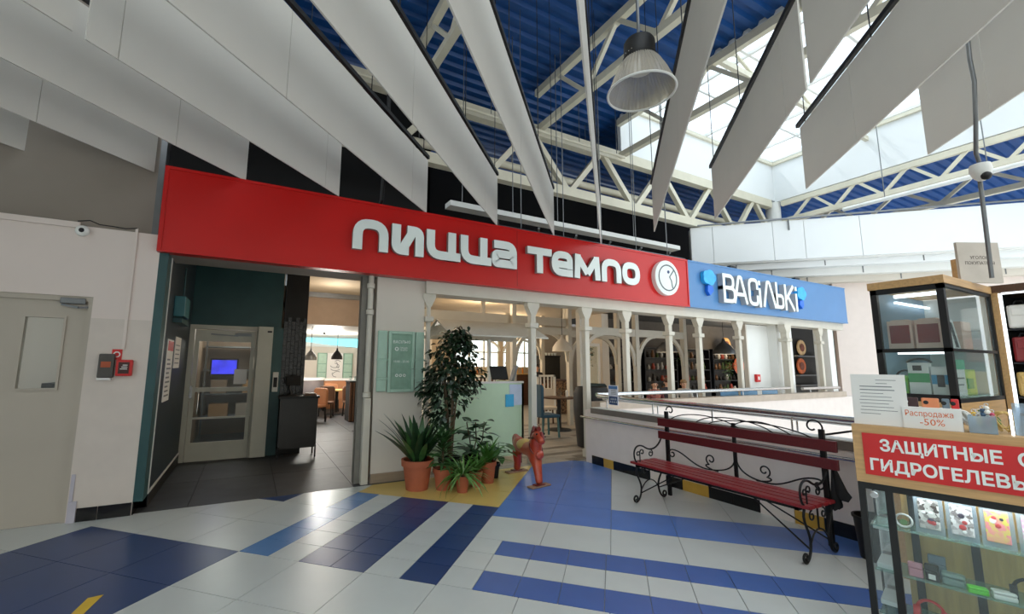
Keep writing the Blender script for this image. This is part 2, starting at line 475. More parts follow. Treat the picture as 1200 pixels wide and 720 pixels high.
mb = MB(frame((-2.55, WV - .0105, 1.655), (1, 0, 0))); stroke(mb, [(.026 * math.cos(a * PI / 8), .026 * math.sin(a * PI / 8)) for a in range(16)], .011, 0, .002, True); mb.build('ring', 'paper', t)
t = thing('cable_duct', 'thin white cable duct running up the pillar wall', 'duct', (-2.5, WV, 1.7))
MB().box((-2.515, WV - .018, 1.71), (-2.49, WV - .003, 3.04)).build('duct', 'wall_pink', t)
t = thing('dome_camera', 'small white dome camera under the left wall ledge', 'camera', (-2.95, WV, 2.95))
MB(Matrix.Translation((-2.95, WV - .003, 2.94)) @ Matrix.Rotation(PI / 2, 4, 'X')).lathe([(.05, 0), (.06, .02), (.055, .045), (.03, .06), (.001, .062)], n=20).build('housing', 'white_paint', t, smooth=50)
MB().ball((-2.95, WV - .055, 2.94), .026, 12).build('lens', 'black', t, smooth=60)
tag(MB().tube([(-3.0, WV - .02, 3.04), (-2.9, WV - .03, 3.06), (-2.82, WV - .02, 3.03), (-2.7, WV - .03, 3.025), (-2.6, WV - .02, 3.02), (-2.5, WV - .02, 3.04)], .006, 6).build('loose_cable', 'dark_metal'), 'thin dark cable lying along the top of the left wall', 'cable')

# ---------------------------------------------------------------- fascia with the two shop signs
struct(MB().box((-2.3, 2.82, 2.8), (13.4, 3.3, 3.74)).build('wall_facade_head', 'wall_grey'))
mat('post_paint', (206, 200, 186), .5, var=.03)
struct(MB().box((.93, 2.8, 2.62), (13.4, 3.15, 2.8)).build('trim_3', 'post_paint'))
SV = 2.68
rs = thing('pizzeria_sign', 'long red sign fascia with white letters over the restaurant front', 'sign', (2, SV, 3.3))
MB().box((-2.3, SV, 2.8), (6.68, 2.82, 3.8)).build('panel', 'red_sign', rs)
for a, b in (((-2.3, SV - .012, 2.8), (6.68, SV, 2.835)), ((-2.3, SV - .012, 3.765), (6.68, SV, 3.8)), ((-2.3, SV - .012, 2.835), (-2.26, SV, 3.765)), ((6.645, SV - .012, 2.835), (6.68, SV, 3.765))):
    MB().box(a, b).build('edge_strip', 'red_sign', rs)
for u in (2.44,): MB().box((u, SV - .002, 2.84), (u + .006, SV + .001, 3.76)).build('seam', mat('seam_red', (120, 12, 12), .5), rs)
bs = thing('cafe_sign', 'light blue sign fascia with tall white letters at its right end', 'sign', (10, SV, 3.3))
MB().box((6.69, SV, 2.8), (13.4, 2.82, 3.8)).build('panel', 'blue_sign', bs)
for a, b in (((6.69, SV - .012, 2.8), (13.4, SV, 2.83)), ((6.69, SV - .012, 3.77), (13.4, SV, 3.8))): MB().box(a, b).build('edge_strip', 'blue_sign', bs)
for u in (8.2, 10.9): MB().box((u, SV + .02, 3.8), (u + .22, SV + .1, 3.86)).build('bracket', 'dark_metal', bs)

def letter(parent, u0, u1, z0, z1, strokes, w, face, side, dep, r=.06):
    """strokes on a unit box; a face layer over a deeper side layer"""
    fr = frame((u0, SV, z0), (1, 0, 0))
    a = u1 - u0; h = z1 - z0
    for nm, m, d0, d1, ww in (('letter', side, .005, dep, w), ('letter_face', face, dep, dep + .004, w * 1.02)):
        mb = MB(fr)
        for si, s in enumerate(strokes):
            closed = s[0] == 'o'; pts = s[1]; rad = s[2] if len(s) > 2 else 0
            k = w / 2
            P = [(k + p[0] * (a - w), k + p[1] * (h - w)) if not (len(s) > 3) else (p[0] * a, k + p[1] * (h - w)) for p in pts]
            P = [list(q) for q in P]
            if s[0] == 'l':                     # square ends reach the box edge
                for i, j in ((0, 1), (-1, -2)):
                    d = Vector(P[i]) - Vector(P[j]); d.normalize(); P[i] = [P[i][0] + d.x * k, P[i][1] + d.y * k]
            if rad: P = rpath(P, rad, 6, closed)
            stroke(mb, P, ww, d0 + .0007 * si, d1 + .0007 * si, closed)
        if nm == 'letter': root = mb.build('letter', m, parent)
        else: mb.build('letter_face', m, root)
Z0, Z1 = 3.10, 3.53
def arcs(x0, x1, z0, z1, r):
    """closed loop, square on the left and rounded on the right"""
    P = [(x0, z0), (x1 - r, z0)] + [(x1 - r + r * math.sin(a * PI / 12), z0 + r * .5 * (1 - math.cos(a * PI / 12))) for a in range(1, 7)]
    return P + [(x1 - r + r * math.cos(a * PI / 12), z1 - r * .5 + r * .5 * math.sin(a * PI / 12)) for a in range(7)] + [(x0, z1)]
N = {
 'p': [('l', [(0, 0), (0, 1), (1, 1), (1, 0)], .16)],
 'i': [('l', [(0, 1), (0, 0), (.36, 0)], .12), ('x', [(.26, .02), (.72, .98)]), ('l', [(.64, 1), (1, 1), (1, 0)], .12)],
 'c': [('l', [(0, 1), (0, 0), (1.0, 0)], .16), ('l', [(.82, 0), (.82, 1)])],
 'a': [('l', [(.12, 1), (1, 1), (1, 0)], .13), ('o', [(1, .0), (0, 0), (0, .5), (1, .5)], .05)],
 't': [('l', [(0, 1), (1, 1)]), ('l', [(.5, 0), (.5, 1)])],
 'e': [('l', [(1, 0), (0, 0), (0, 1), (1, 1), (1, .42)], .15), ('l', [(1, .45), (.1, .45)])],
 'm': [('l', [(0, 0), (.04, 1)]), ('x', [(.07, 1), (.5, .12)]), ('x', [(.5, .12), (.93, 1)]), ('l', [(.96, 1), (1, 0)])],
 'o': [('o', [(0, 0), (1, 0), (1, 1), (0, 1)], .15)],
}
for (u0, u1), k in zip([(-.20, .28), (.33, .80), (.845, 1.385), (1.39, 1.92), (1.93, 2.39)], 'picca'):
    letter(rs, u0, u1, Z0, Z1, N[k], .125, 'letter_white', 'letter_side', .07)
for (u0, u1), k in zip([(2.60, 3.09), (3.09, 3.54), (3.58, 4.17), (4.21, 4.69), (4.72, 5.18)], 'tempo'):
    letter(rs, u0, u1, Z0 - .01, Z1 - .01, N[k], .12, 'letter_white', 'letter_side', .07)
em = MB(frame((5.93, SV, 3.32), (1, 0, 0)))
em.lathe([(.35, 0), (.35, .09), (.33, .1)], n=48)
e0 = em.build('emblem', 'letter_white', rs, smooth=40)
mb = MB(frame((5.93, SV - .1, 3.32), (1, 0, 0)))
stroke(mb, [(.255 * math.cos(a * PI / 24), .255 * math.sin(a * PI / 24)) for a in range(48)], .024, 0, .006, True)
mb.build('ring', 'logo_grey', e0)
mb = MB(frame((5.93, SV - .1, 3.32), (1, 0, 0)))
stroke(mb, [(.24 * math.cos(.75), .24 * math.sin(.75)), (.05, .02), (.10, -.05), (.24 * math.cos(-1.0), .24 * math.sin(-1.0))], .022, 0, .006)
mb.build('beak_line', 'logo_grey', e0)
mb = MB(frame((5.93 + .02, SV - .1, 3.32 + .12), (1, 0, 0))); mb.lathe([(.032, 0), (.032, .006)], n=16); mb.build('eye', mat('eye_blue', (40, 60, 110), .4), e0)
VZ0, VZ1 = 2.96, 3.60
N2 = {
 'B': [('o', arcs(0, .9, .52, 1, .35)), ('o', arcs(0, 1, 0, .52, .35))],
 'A': [('l', [(0, 0), (.4, 1), (.6, 1), (1, 0)], .03), ('l', [(.25, .3), (.75, .3)])],
 'C': [('l', [(1, .68), (1, 1), (0, 1), (0, 0), (1, 0), (1, .3)], .18)],
 'I': [('l', [(.5, 0), (.5, .66)]), ('l', [(.5, .93), (.5, .97)])],
 'L': [('l', [(0, 0), (.35, 1), (.55, 1), (1, 0)], .03)],
 'b': [('o', arcs(0, 1, 0, .5, .35)), ('l', [(0, .2), (0, 1)])],
 'K': [('l', [(0, 0), (0, 1)]), ('l', [(1, 1), (.1, .45)]), ('l', [(.3, .55), (1, 0)])],
}
for (u0, u1), k, dz in zip([(7.66, 8.10), (8.02, 8.54), (8.58, 8.97), (8.95, 9.10), (9.14, 9.68), (9.68, 10.02), (10.06, 10.48), (10.50, 10.66)], 'BACILbKI', (0, .01, .0, -.02, .0, .0, -.02, -.02)):
    letter(bs, u0, u1, VZ0 + dz, VZ1 + dz, N2[k], .08, 'letter_white', 'letter_grey', .12)
mat('cornflower', (52, 176, 240), .35, var=.15, scale=9)
mat('cornflower_dark', (30, 110, 220), .4, var=.1)
for (u, z, f) in ((7.27, 3.44, 1), (10.93, 3.40, -1)):
    fr = frame((u, SV, z), (1, 0, 0))
    mb = MB(fr)
    P = [(.19 * math.cos(a * PI / 24) * (1 + .16 * abs(math.cos(a * PI / 24 * 2.5))), .15 * math.sin(a * PI / 24) * (1 + .16 * abs(math.cos(a * PI / 24 * 2.5))) + .03) for a in range(48)]
    mb.prism(P, .01, .09)
    fl_ = mb.build('flower', 'cornflower', bs)
    mb = MB(fr); mb.prism([(-.06 * f, -.14), (.1 * f, -.16), (.12 * f, -.26), (.0, -.36), (-.08 * f, -.27)][::f], .01, .08); mb.build('calyx', 'cornflower_dark', fl_)

# ---------------------------------------------------------------- roof, trusses, skylight
DZ = 8.65
def deck(u0, u1, v0, v1):
    mb = MB(); p = .32; n = int((v1 - v0) / p); vs = []; prof = []
    for k in range(n):
        b = v0 + k * p
        prof += [(b, DZ + .08), (b + .12, DZ + .08), (b + .16, DZ), (b + .28, DZ)]
    prof.append((v0 + n * p, DZ + .08))
    m = len(prof)
    mb.add([(u0, a, z) for a, z in prof] + [(u1, a, z) for a, z in prof], [(i, i + 1, m + i + 1, m + i) for i in range(m - 1)])
    mb.box((u0, v0, DZ + .12), (u1, v1, DZ + .2))
    return struct(mb.build('ceiling', 'deck_blue'))
deck(-9, 7.75, -2.6, 17)  # stops short behind the camera, an opening added to brighten the hall
deck(7.75, 34, 5.45, 22)
deck(15.6, 34, -6.4, 5.45)
def truss(name, lab, a, b, zu, zl, step, w=.14, endw=None, ph=0):
    a = Vector((*a, 0)); b = Vector((*b, 0)); L = (b - a).length; d = (b - a) / L
    t = thing(name, lab, 'truss', (a.x, a.y, zl), group=None)
    MB().bar(a + Vector((0, 0, zu)), b + Vector((0, 0, zu)), w, w * 1.3).build('top_chord', 'steel_cream', t)
    MB().bar(a + Vector((0, 0, zl)), b + Vector((0, 0, zl)), w, w * 1.1).build('bottom_chord', 'steel_cream', t)
    n = int(L / step); up = True
    for i in range(n):
        p = a + d * (i * step + ph); q = a + d * ((i + 1) * step + ph)
        za, zb = (zl, zu) if up else (zu, zl); up = not up
        MB().bar(p + Vector((0, 0, za)), q + Vector((0, 0, zb)), w * .62, w * .62).build('web', 'steel_cream', t)
    return t
truss('roof_truss', 'cream roof truss, first from the left, largely behind the baffles', (-1.45, -6), (-1.45, 5.3), 8.5, 7.5, .95)
truss('roof_truss', 'cream roof truss, second from the left, seen between two baffles', (1.55, -6), (1.55, 5.3), 8.5, 7.5, .95)
truss('roof_truss', 'cream roof truss crossing the blue deck just left of the pendant lamp', (4.77, -6), (4.77, 5.3), 8.5, 7.5, .95)
truss('roof_truss', 'cream roof truss along the left edge of the skylight', (7.62, -6), (7.62, 5.3), 8.5, 7.5, .95)
truss('girder', 'long cream girder truss running above the red sign', (-2, 5.38), (15.2, 5.38), 7.5, 6.07, 1.2, .22, ph=.6)
truss('girder', 'white lattice girder under the right edge of the skylight', (15.5, -6.4), (15.5, 5.1), 7.5, 6.85, .62, .13)
truss('girder', 'second white lattice girder further right beyond the white fascia', (19, -4), (19, 9), 7.9, 7.1, 1.0, .16)
tag(MB().lathe([(.24, 0), (.24, 7.6)], (15.52, 5.42, 0), 24).build('steel_column', 'white_paint', smooth=40), 'white round column under the corner of the skylight', 'column')
# skylight well
struct(MB().box((7.7, 5.3, 7.66), (15.45, 5.42, 9.15)).build('wall_skylight_far', 'white_panel'))
struct(MB().box((15.45, -6.4, 7.62), (15.6, 5.3, 9.15)).build('wall_skylight_right', 'white_panel'))
struct(MB().box((7.6, -6.4, 8.55), (7.74, 5.3, 9.15)).build('wall_skylight_left', 'white_panel'))
struct(MB().box((7.7, 5.22, 9.0), (15.5, 5.3, 9.1)).box((15.37, -6.4, 9.0), (15.45, 5.22, 9.1)).build('trim_4', 'steel_cream'))
w1 = sempty('window_1', (11.5, 0, 9.15))
nu, nv = 6, 8
for i in range(nu + 1):
    u = 7.74 + i * (15.45 - 7.74) / nu
    MB().box((u - .035, -6.4, 9.15), (u + .035, 5.3, 9.27)).build('glazing_bar', 'white_paint', w1)
for j in range(nv + 1):
    v = -6.4 + j * 11.7 / nv
    MB().box((7.74, v - .03, 9.16), (15.45, v + .03, 9.24)).build('glazing_bar', 'white_paint', w1)
for i in range(nu):
    for j in range(nv):
        u = 7.74 + i * (15.45 - 7.74) / nu; v = -6.4 + j * 11.7 / nv
        MB().box((u + .035, v + .03, 9.2), (u + (15.45 - 7.74) / nu - .035, v + 11.7 / nv - .03, 9.206)).build('pane', 'pane_sky', w1)
for v in (-3.5, -.5, 2.5):
    t = thing('tie_beam', 'white cross tie under the skylight glass, %s from the sign' % {2.5: 'nearest', -.5: 'second', -3.5: 'third'}[v], 'beam', (11, v, 8.6))
    MB().bar((7.7, v, 8.75), (15.45, v, 8.75), .1, .14).build('beam', 'steel_cream', t)
    for u in (8.7, 11.5, 14.3): MB().bar((u - .9, v, 8.75), (u, v, 9.15), .06).bar((u, v, 9.15), (u + .9, v, 8.75), .06).build('brace', 'steel_cream', t)

# ---------------------------------------------------------------- pipes and trays over the sign
for nm, lab, v, z, u0, u1, r in (('sprinkler_pipe', 'thick cream pipe running behind the girder', 6.0, 6.75, -1, 15, .1), ('sprinkler_pipe', 'thin white pipe above the girder top chord', 5.0, 7.3, -1, 7.5, .035)):
    t = thing(nm, lab, 'pipe', (5, v, z)); MB().tube([(u0, v, z), (u1, v, z)], r, 12).build('pipe', 'steel_cream', t, smooth=50)
    for k in range(7): MB().tube([(u0 + .3 + k * (u1 - u0 - .6) / 6, v, z), (u0 + .3 + k * (u1 - u0 - .6) / 6, v, 8.64)], .01, 6).build('hanger', 'grey_metal', t)
t = thing('cable_tray', 'white cable tray hung on thin rods above the red sign', 'tray', (5, 4.1, 4.5))
MB().box((1.8, 3.95, 4.52), (8.2, 4.2, 4.62)).build('tray', 'white_paint', t)
for i in range(6):
    u = 2.1 + i * 1.15
    MB().tube([(u, 4.08, 4.62), (u, 4.08, 8.64)], .009, 6).build('rod', 'grey_metal', t)
t = thing('cable_tray', 'lower grey cable tray just over the top edge of the sign', 'tray', (5, 3.3, 4.1))
MB().box((2.8, 3.35, 3.92), (7.6, 3.45, 3.99)).build('tray', 'grey_metal', t)
for i in range(5):
    u = 3.0 + i * 1.0
    MB().tube([(u, 3.4, 3.95), (u, 3.4, 8.64)], .008, 6).build('rod', 'grey_metal', t)
for i in range(6):
    u = 2.6 + i * .95
    MB().bar((u, 3.6, 4.25), (u + .7, 4.6, 4.25), .035).build('arm', 'grey_metal', t)
t = thing('conduit_bundle', 'thin white conduits along the top edge of the red sign', 'pipe', (4, 2.9, 3.85))
for k in range(3): MB().tube([(2.2, 2.74 + .05 * k, 3.83 + .02 * k), (6.7, 2.74 + .05 * k, 3.83 + .02 * k)], .012, 6).build('conduit', 'grey_metal', t)
tag(MB().tube([(.21, 2.95, 3.75), (.21, 2.78, 3.9), (.21, 2.6, 5.0), (.21, 2.6, 8.5)], .03, 8).build('hanger_rod', 'black'), 'black vertical rod rising behind the sign between two baffles', 'rod')
struct(MB().box((-9, 6.6, 3.4), (2.4, 6.7, 8.6)).box((2.4, 9.5, 3.4), (26, 9.6, 8.1)).box((2.3, 6.6, 3.4), (2.4, 9.5, 8.6)).build('wall_dark_backdrop', 'void'))  # black backdrop, the unlit depth above the restaurant put into its colour
# unseen rest of the hall; walls and roof opening added to shape its light
struct(MB().box((30, -13, -4), (30.2, 22, 8.65)).box((2.4, 21.8, 3), (30, 22, 8.65)).build('wall_far_right', 'wall_grey'))
struct(MB().box((-9, -13.2, -.06), (20, -13, 8.65)).build('wall_back', 'wall_cream'))
struct(MB().box((-9.2, -13, -.06), (-9, 3.2, .9)).box((-9.2, -13, 5.2), (-9, 3.2, 8.65)).box((-9.2, -13, .9), (-9, -11, 5.2)).box((-9.2, -1.5, .9), (-9, 3.2, 5.2)).build('wall_far_left', 'wall_cream'))
w4 = sempty('window_added_fill', (-9.1, -6, 3))  # unseen window added to throw light on the parapet from the left
for k in range(9): MB().box((-9.14, -11 + k * 1.1875 - .04, .9), (-9.04, -11 + k * 1.1875 + .04, 5.2)).build('mullion', 'white_paint', w4)
for k in range(8): MB().box((-9.1, -11 + k * 1.1875 + .04, .9), (-9.094, -11 + (k + 1) * 1.1875 - .04, 5.2)).build('pane', 'pane_clear', w4)

t = thing('lattice_pipe', 'white pipe hung below the white lattice girder at the right', 'pipe', (15.2, 0, 6.5))
MB().tube([(14.7, -6, 6.45), (14.7, 3, 6.45)], .06, 10).build('pipe', 'white_paint', t, smooth=50)
for v in (-4, -2, 0, 2): MB().tube([(14.7, v, 6.5), (14.7, v, 8.8)], .012, 6).build('hanger', 'grey_metal', t)

# ---------------------------------------------------------------- baffles
ORD = ['first', 'second', 'third', 'fourth', 'fifth', 'sixth', 'seventh', 'eighth', 'ninth', 'tenth', 'eleventh', 'twelfth', 'thirteenth', 'fourteenth', 'fifteenth', 'sixteenth']
BX = [-4.66, -3.83, -2.98, -2.165, -1.30, -.44, .365, 1.13, 2.0, 2.83, 3.66, 4.50]
BE = [-.35, .36, .86, 1.60, 2.52, 3.36, 4.17, 4.95, 4.385, 3.99, 3.03, 2.35]
for i, (x, ye) in enumerate(zip(BX, BE)):
    lab = 'white hanging acoustic baffle, %s from the left by its far end' % ORD[i]
    mw = Matrix.Translation((*t2w(x / T, ye / T), 3.8)) @ Matrix.Rotation(-PI / 4, 4, 'Z')
    t = thing('acoustic_baffle', lab, 'baffle', mw=mw, group='white ceiling baffles')
    xf = mw
    y = 0.; gaps = {3: 1.33 + 1.6, 9: 3.27}
    seam0 = [1.2, 1.1, .9, .3, .5, .7, .45, .9, .5, .45, 1.2, .8][i]
    first = True
    while ye + y > -7:
        L = seam0 if first else (2.4 if i != 3 else 2.42)
        if i == 3 and not first and y < -2.6: L = 2.2
        first = False
        y2 = y - L
        if i in gaps and y > -gaps[i] > y2 and abs(y + gaps[i]) > .05: y2 = -gaps[i]
        MB(xf).box((-.007, y2 + .003, 0), (.007, y - .003, .82)).build('panel', 'baffle', t)
        y = y2
        if i in gaps and abs(y + gaps[i]) < .02: y -= .07
    y_end = -5.8 - ye
    MB(xf).box((-.02, y_end, .86), (.02, .03 if i < 8 else .08, .91)).build('rail', 'black', t)
    k = -.1
    for k in (-.15, -1.6, -3.4, -5.0):
        if k > y_end: MB(xf).tube([(0, k, .82), (0, k, 4.7)], .006, 5).build('hanger', 'dark_metal', t)

# ---------------------------------------------------------------- passage with the glass door
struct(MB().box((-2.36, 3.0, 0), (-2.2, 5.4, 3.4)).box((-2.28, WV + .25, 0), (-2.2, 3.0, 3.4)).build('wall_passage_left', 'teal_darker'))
struct(MB().box((-2.28, WV + .0, .13), (-2.195, WV + .22, 2.8)).build('trim_5', 'teal_dark'))
struct(MB().box((-2.2, 2.985, .14), (-2.188, 3.01, 2.8)).box((-2.2, 3.01, .14), (-2.188, 5.36, .165)).build('trim_6', 'white_paint'))
struct(MB().box((-2.2, 3.0, 0), (-2.19, 5.36, .13)).build('baseboard_passage', 'black'))
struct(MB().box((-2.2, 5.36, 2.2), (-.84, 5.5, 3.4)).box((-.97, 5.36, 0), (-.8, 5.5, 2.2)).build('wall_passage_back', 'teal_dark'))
struct(MB().box((-2.28, 2.95, 3.32), (-.9, 5.5, 3.4)).build('ceiling', 'black'))
d2 = sempty('door_2', (-1.7, 5.4, 0))
lf = MB()
for a, b in (((-2.12, 5.36, 0), (-2.06, 5.42, 2.12)), ((-1.30, 5.36, 0), (-1.24, 5.42, 2.12)), ((-2.06, 5.36, 1.93), (-1.30, 5.42, 2.12)), ((-2.06, 5.36, 0), (-1.30, 5.42, .29)), ((-2.06, 5.36, 1.10), (-1.30, 5.42, 1.17)), ((-2.06, 5.37, .66), (-1.30, 5.41, .69))): lf.box(a, b)
lf.build('leaf', 'door_white', d2)
MB().box((-2.2, 5.34, 0), (-2.13, 5.46, 2.2)).box((-1.235, 5.34, 0), (-1.2, 5.46, 2.2)).box((-2.13, 5.34, 2.13), (-1.235, 5.46, 2.2)).build('frame', 'door_white', d2)
MB().box((-2.06, 5.39, 1.17), (-1.30, 5.396, 1.93)).build('pane', 'pane_clear', d2)
MB().box((-2.06, 5.39, .29), (-1.30, 5.396, 1.10)).build('pane', 'pane_clear', d2)
MB().tube([(-2.0, 5.36, .75), (-2.0, 5.31, .76), (-2.0, 5.31, 1.08), (-2.0, 5.36, 1.09)], .014, 8).build('handle', 'chrome', d2, smooth=50)
MB().box((-2.13, 5.335, 1.0), (-2.09, 5.36, 1.2)).build('lock', 'chrome', d2)
MB().box((-1.55, 5.33, 2.03), (-1.3, 5.36, 2.08)).build('door_closer', 'grey_metal', d2)
MB().bar((-1.5, 5.34, 2.03), (-1.9, 5.32, 2.05), .018).build('arm', 'grey_metal', d2)
MB().box((-1.52, 5.352, 1.22), (-1.33, 5.357, 1.47)).build('notice', 'paper', d2)
struct(MB().box((-1.2, 5.2, .02), (-.97, 5.5, 2.2)).build('trim_7', 'door_white'))
MB().box((-1.06, 5.195, 2.1), (-.99, 5.199, 2.13)).build('label_plate', 'ink', [o for o in COL.objects if o.name == 'trim_7'][0])
# back room behind the glass door
struct(MB().box((-2.3, 8.4, 0), (-.8, 8.5, 3)).box((-2.3, 5.5, 0), (-2.2, 8.4, 3)).box((-.84, 5.5, 0), (-.8, 8.4, 3)).box((-2.3, 5.5, 2.6), (-.8, 8.4, 2.7)).build('wall_back_room', 'taupe'))
t = thing('tube_lamp', 'white tube lamp glowing in the room behind the glass door', 'lamp', (-1.45, 7.4, 2.5))
MB().tube([(-1.6, 7.0, 2.5), (-1.35, 8.0, 2.5)], .03, 8).build('tube', mat('tube_light', (255, 250, 235), .5, emit=4.5), t)
MB().box((-1.62, 6.98, 2.54), (-1.3, 8.02, 2.58)).build('housing', 'white_paint', t)
t = thing('monitor', 'bright blue screen behind the glass door', 'monitor', (-1.75, 7.2, 1.4))
MB().box((-2.0, 7.15, 1.32), (-1.5, 7.2, 1.66)).build('case', 'black', t); MB().box((-1.97, 7.14, 1.35), (-1.53, 7.149, 1.63)).build('screen', mat('screen_blue', (60, 60, 230), .3, emit=.9, var=.3), t)
t = thing('shelf_rack', 'metal rack with boxes in the room behind the glass door', 'shelf', (-1.5, 8.0, 0))
for z in (.4, .9, 1.4, 1.9): MB().box((-2.15, 7.7, z), (-.95, 8.3, z + .03)).build('shelf', 'grey_metal', t)
for u in (-2.13, -.97): MB().box((u, 7.7, 0), (u + .03, 7.73, 2.2)).build('post', 'grey_metal', t)
for k, (u, z, w, c) in enumerate(((-2.0, .43, .35, 'board_wood'), (-1.5, .43, .4, 'wall_cream'), (-2.0, .93, .3, 'taupe'), (-1.4, .93, .35, 'board_wood'), (-1.3, 1.43, .3, 'wall_cream'))):
    o = MB().box((u, 7.75, z), (u + w, 8.1, z + .28)).box((u + .02, 7.745, z + .12), (u + w - .02, 7.75, z + .16)).build('carton', c)
    tag(o, '%s carton on the rack behind the glass door' % ['brown lowest left', 'cream lowest right', 'taupe second-row left', 'brown second-row right', 'cream top'][k], 'box', 'cartons in the back room')
# posters and box on the passage wall
t = thing('notice_poster', 'tall red and white poster nearest the hall on the dark passage wall', 'poster', (-2.2, 3.6, 1.5))
MB().box((-2.2, 3.3, 1.10), (-2.192, 3.75, 1.86)).build('sheet', 'paper', t); MB().box((-2.193, 3.33, 1.72), (-2.189, 3.72, 1.84)).build('red_header', 'bright_red', t)
for k in range(9): MB().box((-2.193, 3.36, 1.16 + k * .055), (-2.19, 3.66 - .05 * (k % 3), 1.18 + k * .055)).build('print_line', 'grey_metal', t)
t = thing('notice_poster', 'white sheet poster behind the red headed one on the passage wall', 'poster', (-2.2, 4.2, 1.7))
MB().box((-2.2, 3.9, 1.5), (-2.192, 4.4, 1.92)).build('sheet', 'paper', t)
for k in range(5): MB().box((-2.193, 3.95, 1.56 + k * .06), (-2.19, 4.3, 1.575 + k * .06)).build('print_line', 'grey_metal', t)
t = thing('electrical_box', 'teal electrical box high on the dark passage wall', 'box', (-2.2, 3.8, 2.3))
MB().box((-2.2, 3.5, 2.16), (-2.08, 3.95, 2.42)).build('body', mat('teal_box', (62, 118, 124), .4), t, bev=.01); MB().box((-2.2, 3.5, 2.08), (-2.1, 4.2, 2.14)).build('shelf', 'teal_dark', t)
MB().tube([(-2.15, 3.85, 2.42), (-2.15, 3.85, 2.85)], .012, 6).build('conduit', 'teal_dark', t)
t = thing('card_reader', 'white card reader with dark window on the teal door jamb', 'reader', (-.88, 5.36, 1.22))
MB().box((-.925, 5.32, 1.08), (-.835, 5.36, 1.42)).build('body', 'white_paint', t, bev=.008); MB().box((-.91, 5.315, 1.16), (-.85, 5.321, 1.33)).build('window', 'black', t)
# black tiled pier
pier = struct(MB().box((-.8, 5.38, 0), (-.41, 5.75, 3.4)).build('wall_pier', 'black'))
mat('tile_gloss_black', (24, 24, 28), .12, var=.2, scale=30, bump=.4)
for i in range(6):
    for j in range(14):
        u = -.8 + i * .065; z = .3 + j * .145 + (.07 if i % 2 else 0)
        MB().box((u + .003, 5.352 + R.random() * .014, z + .003), (u + .062, 5.385, z + .142)).build('tile', 'tile_gloss_black', pier)
# greeter desk
t = thing('reception_desk', 'black reception desk with a thin leg by the tiled pier', 'desk', (-.5, 5.1, 0))
MB().box((-.82, 4.93, .98), (-.18, 5.34, 1.02)).build('top', 'black', t); MB().box((-.80, 4.96, .16), (-.2, 4.99, .98)).build('front_panel', mat('desk_black', (42, 41, 40), .35, var=.08), t)
for u in (-.80, -.22): MB().box((u, 4.99, .16), (u + .02, 5.33, .98)).build('side_panel', 'black', t)
for u in (-.79, -.21):
    for v in (4.95, 5.3): MB().box((u - .012, v - .012, 0), (u + .012, v + .012, .2)).build('leg', 'dark_metal', t)
t = thing('tablet_stand', 'black tablet on an arched stand on the reception desk', 'tablet', (-.62, 5.15, 1.02))
MB().lathe([(.09, 0), (.09, .015), (.02, .03)], (-.62, 5.15, 1.02), 16).build('base', 'black', t)
MB().tube([(-.62, 5.15, 1.04), (-.66, 5.17, 1.15), (-.64, 5.15, 1.27)], .015, 8).build('arm', 'black', t)
MB(Matrix.Translation((-.6, 5.1, 1.28)) @ Matrix.Rotation(-.4, 4, 'X')).box((-.12, -.01, -.09), (.12, .01, .09)).build('tablet', 'black', t, bev=.01)
tag(MB().box((-.42, 5.0, 1.021), (-.22, 5.25, 1.05)).box((-.40, 5.02, 1.05), (-.24, 5.2, 1.06)).build('menu_stack', 'dark_wood'), 'brown stack of menus on the reception desk', 'menu')

# ---------------------------------------------------------------- inner dining room seen through the gap
struct(MB().box((-.9, 2.95, 3.3), (9, 8.0, 3.4)).build('ceiling', 'beige_ceiling'))
struct(MB().box((-.42, 7.95, 2.52), (2.4, 8.05, 3.3)).build('wall_bulkhead', 'taupe'))
struct(MB().box((-.42, 7.88, 3.18), (2.4, 7.95, 3.3)).build('trim_8', 'grey_metal'))
struct(MB().box((-.42, 8.05, 2.52), (3.2, 14.1, 2.6)).build('ceiling', 'white_paint'))
struct(MB().box((-.2, 14.0, 0), (3.6, 14.1, 2.2)).box((3.4, 9, 0), (3.5, 14, 2.6)).box((-.55, 5.7, 0), (-.41, 14.1, 3.3)).build('wall_dining_back', 'wall_cream'))
w2 = sempty('window_2', (1.5, 14, 2.3))
cv = [(-.35, 2.46), (.4, 2.37), (1.2, 2.28), (2.2, 2.2), (3.3, 2.19), (3.3, 2.52), (-.35, 2.52)]
MB().prism(cv, 13.96, 14.0, 'y').build('pane', 'sky_cyan', w2)
MB().tube([(a, 13.95, b) for a, b in cv[:5]], .015, 6).build('rim', 'white_paint', w2)
struct(MB().box((-.35, 14.0, 2.19), (3.4, 14.1, 2.6)).build('trim_9', 'white_paint'))
t = thing('wall_picture', 'white map picture between mint shutters on the far dining wall', 'picture', (1.55, 13.95, 1.5))
MB().box((1.27, 13.92, 1.0), (1.85, 13.99, 1.97)).build('board', 'paper', t)
for k in range(7):
    a = R.random() * 6
    mb = MB(frame((1.56 + R.uniform(-.1, .1), 13.915, 1.45 + R.uniform(-.3, .3)), (1, 0, 0))); stroke(mb, [((.10 + .02 * k) * math.cos(a + q * .4), (.12) * math.sin(a + q * .4)) for q in range(6)], .018, 0, .004); mb.build('drawn_line', 'grey_metal', t)
for u0, u1 in ((.93, 1.26), (1.86, 2.2)):
    sh = MB().box((u0, 13.9, 1.0), (u1, 13.98, 1.97)).build('shutter', 'mint_dark', t)
    for z0, z1 in ((1.03, 1.24), (1.27, 1.55), (1.58, 1.94)): MB().box((u0 + .03, 13.88, z0), (u1 - .03, 13.9, z1)).build('shutter_panel', 'mint', sh)
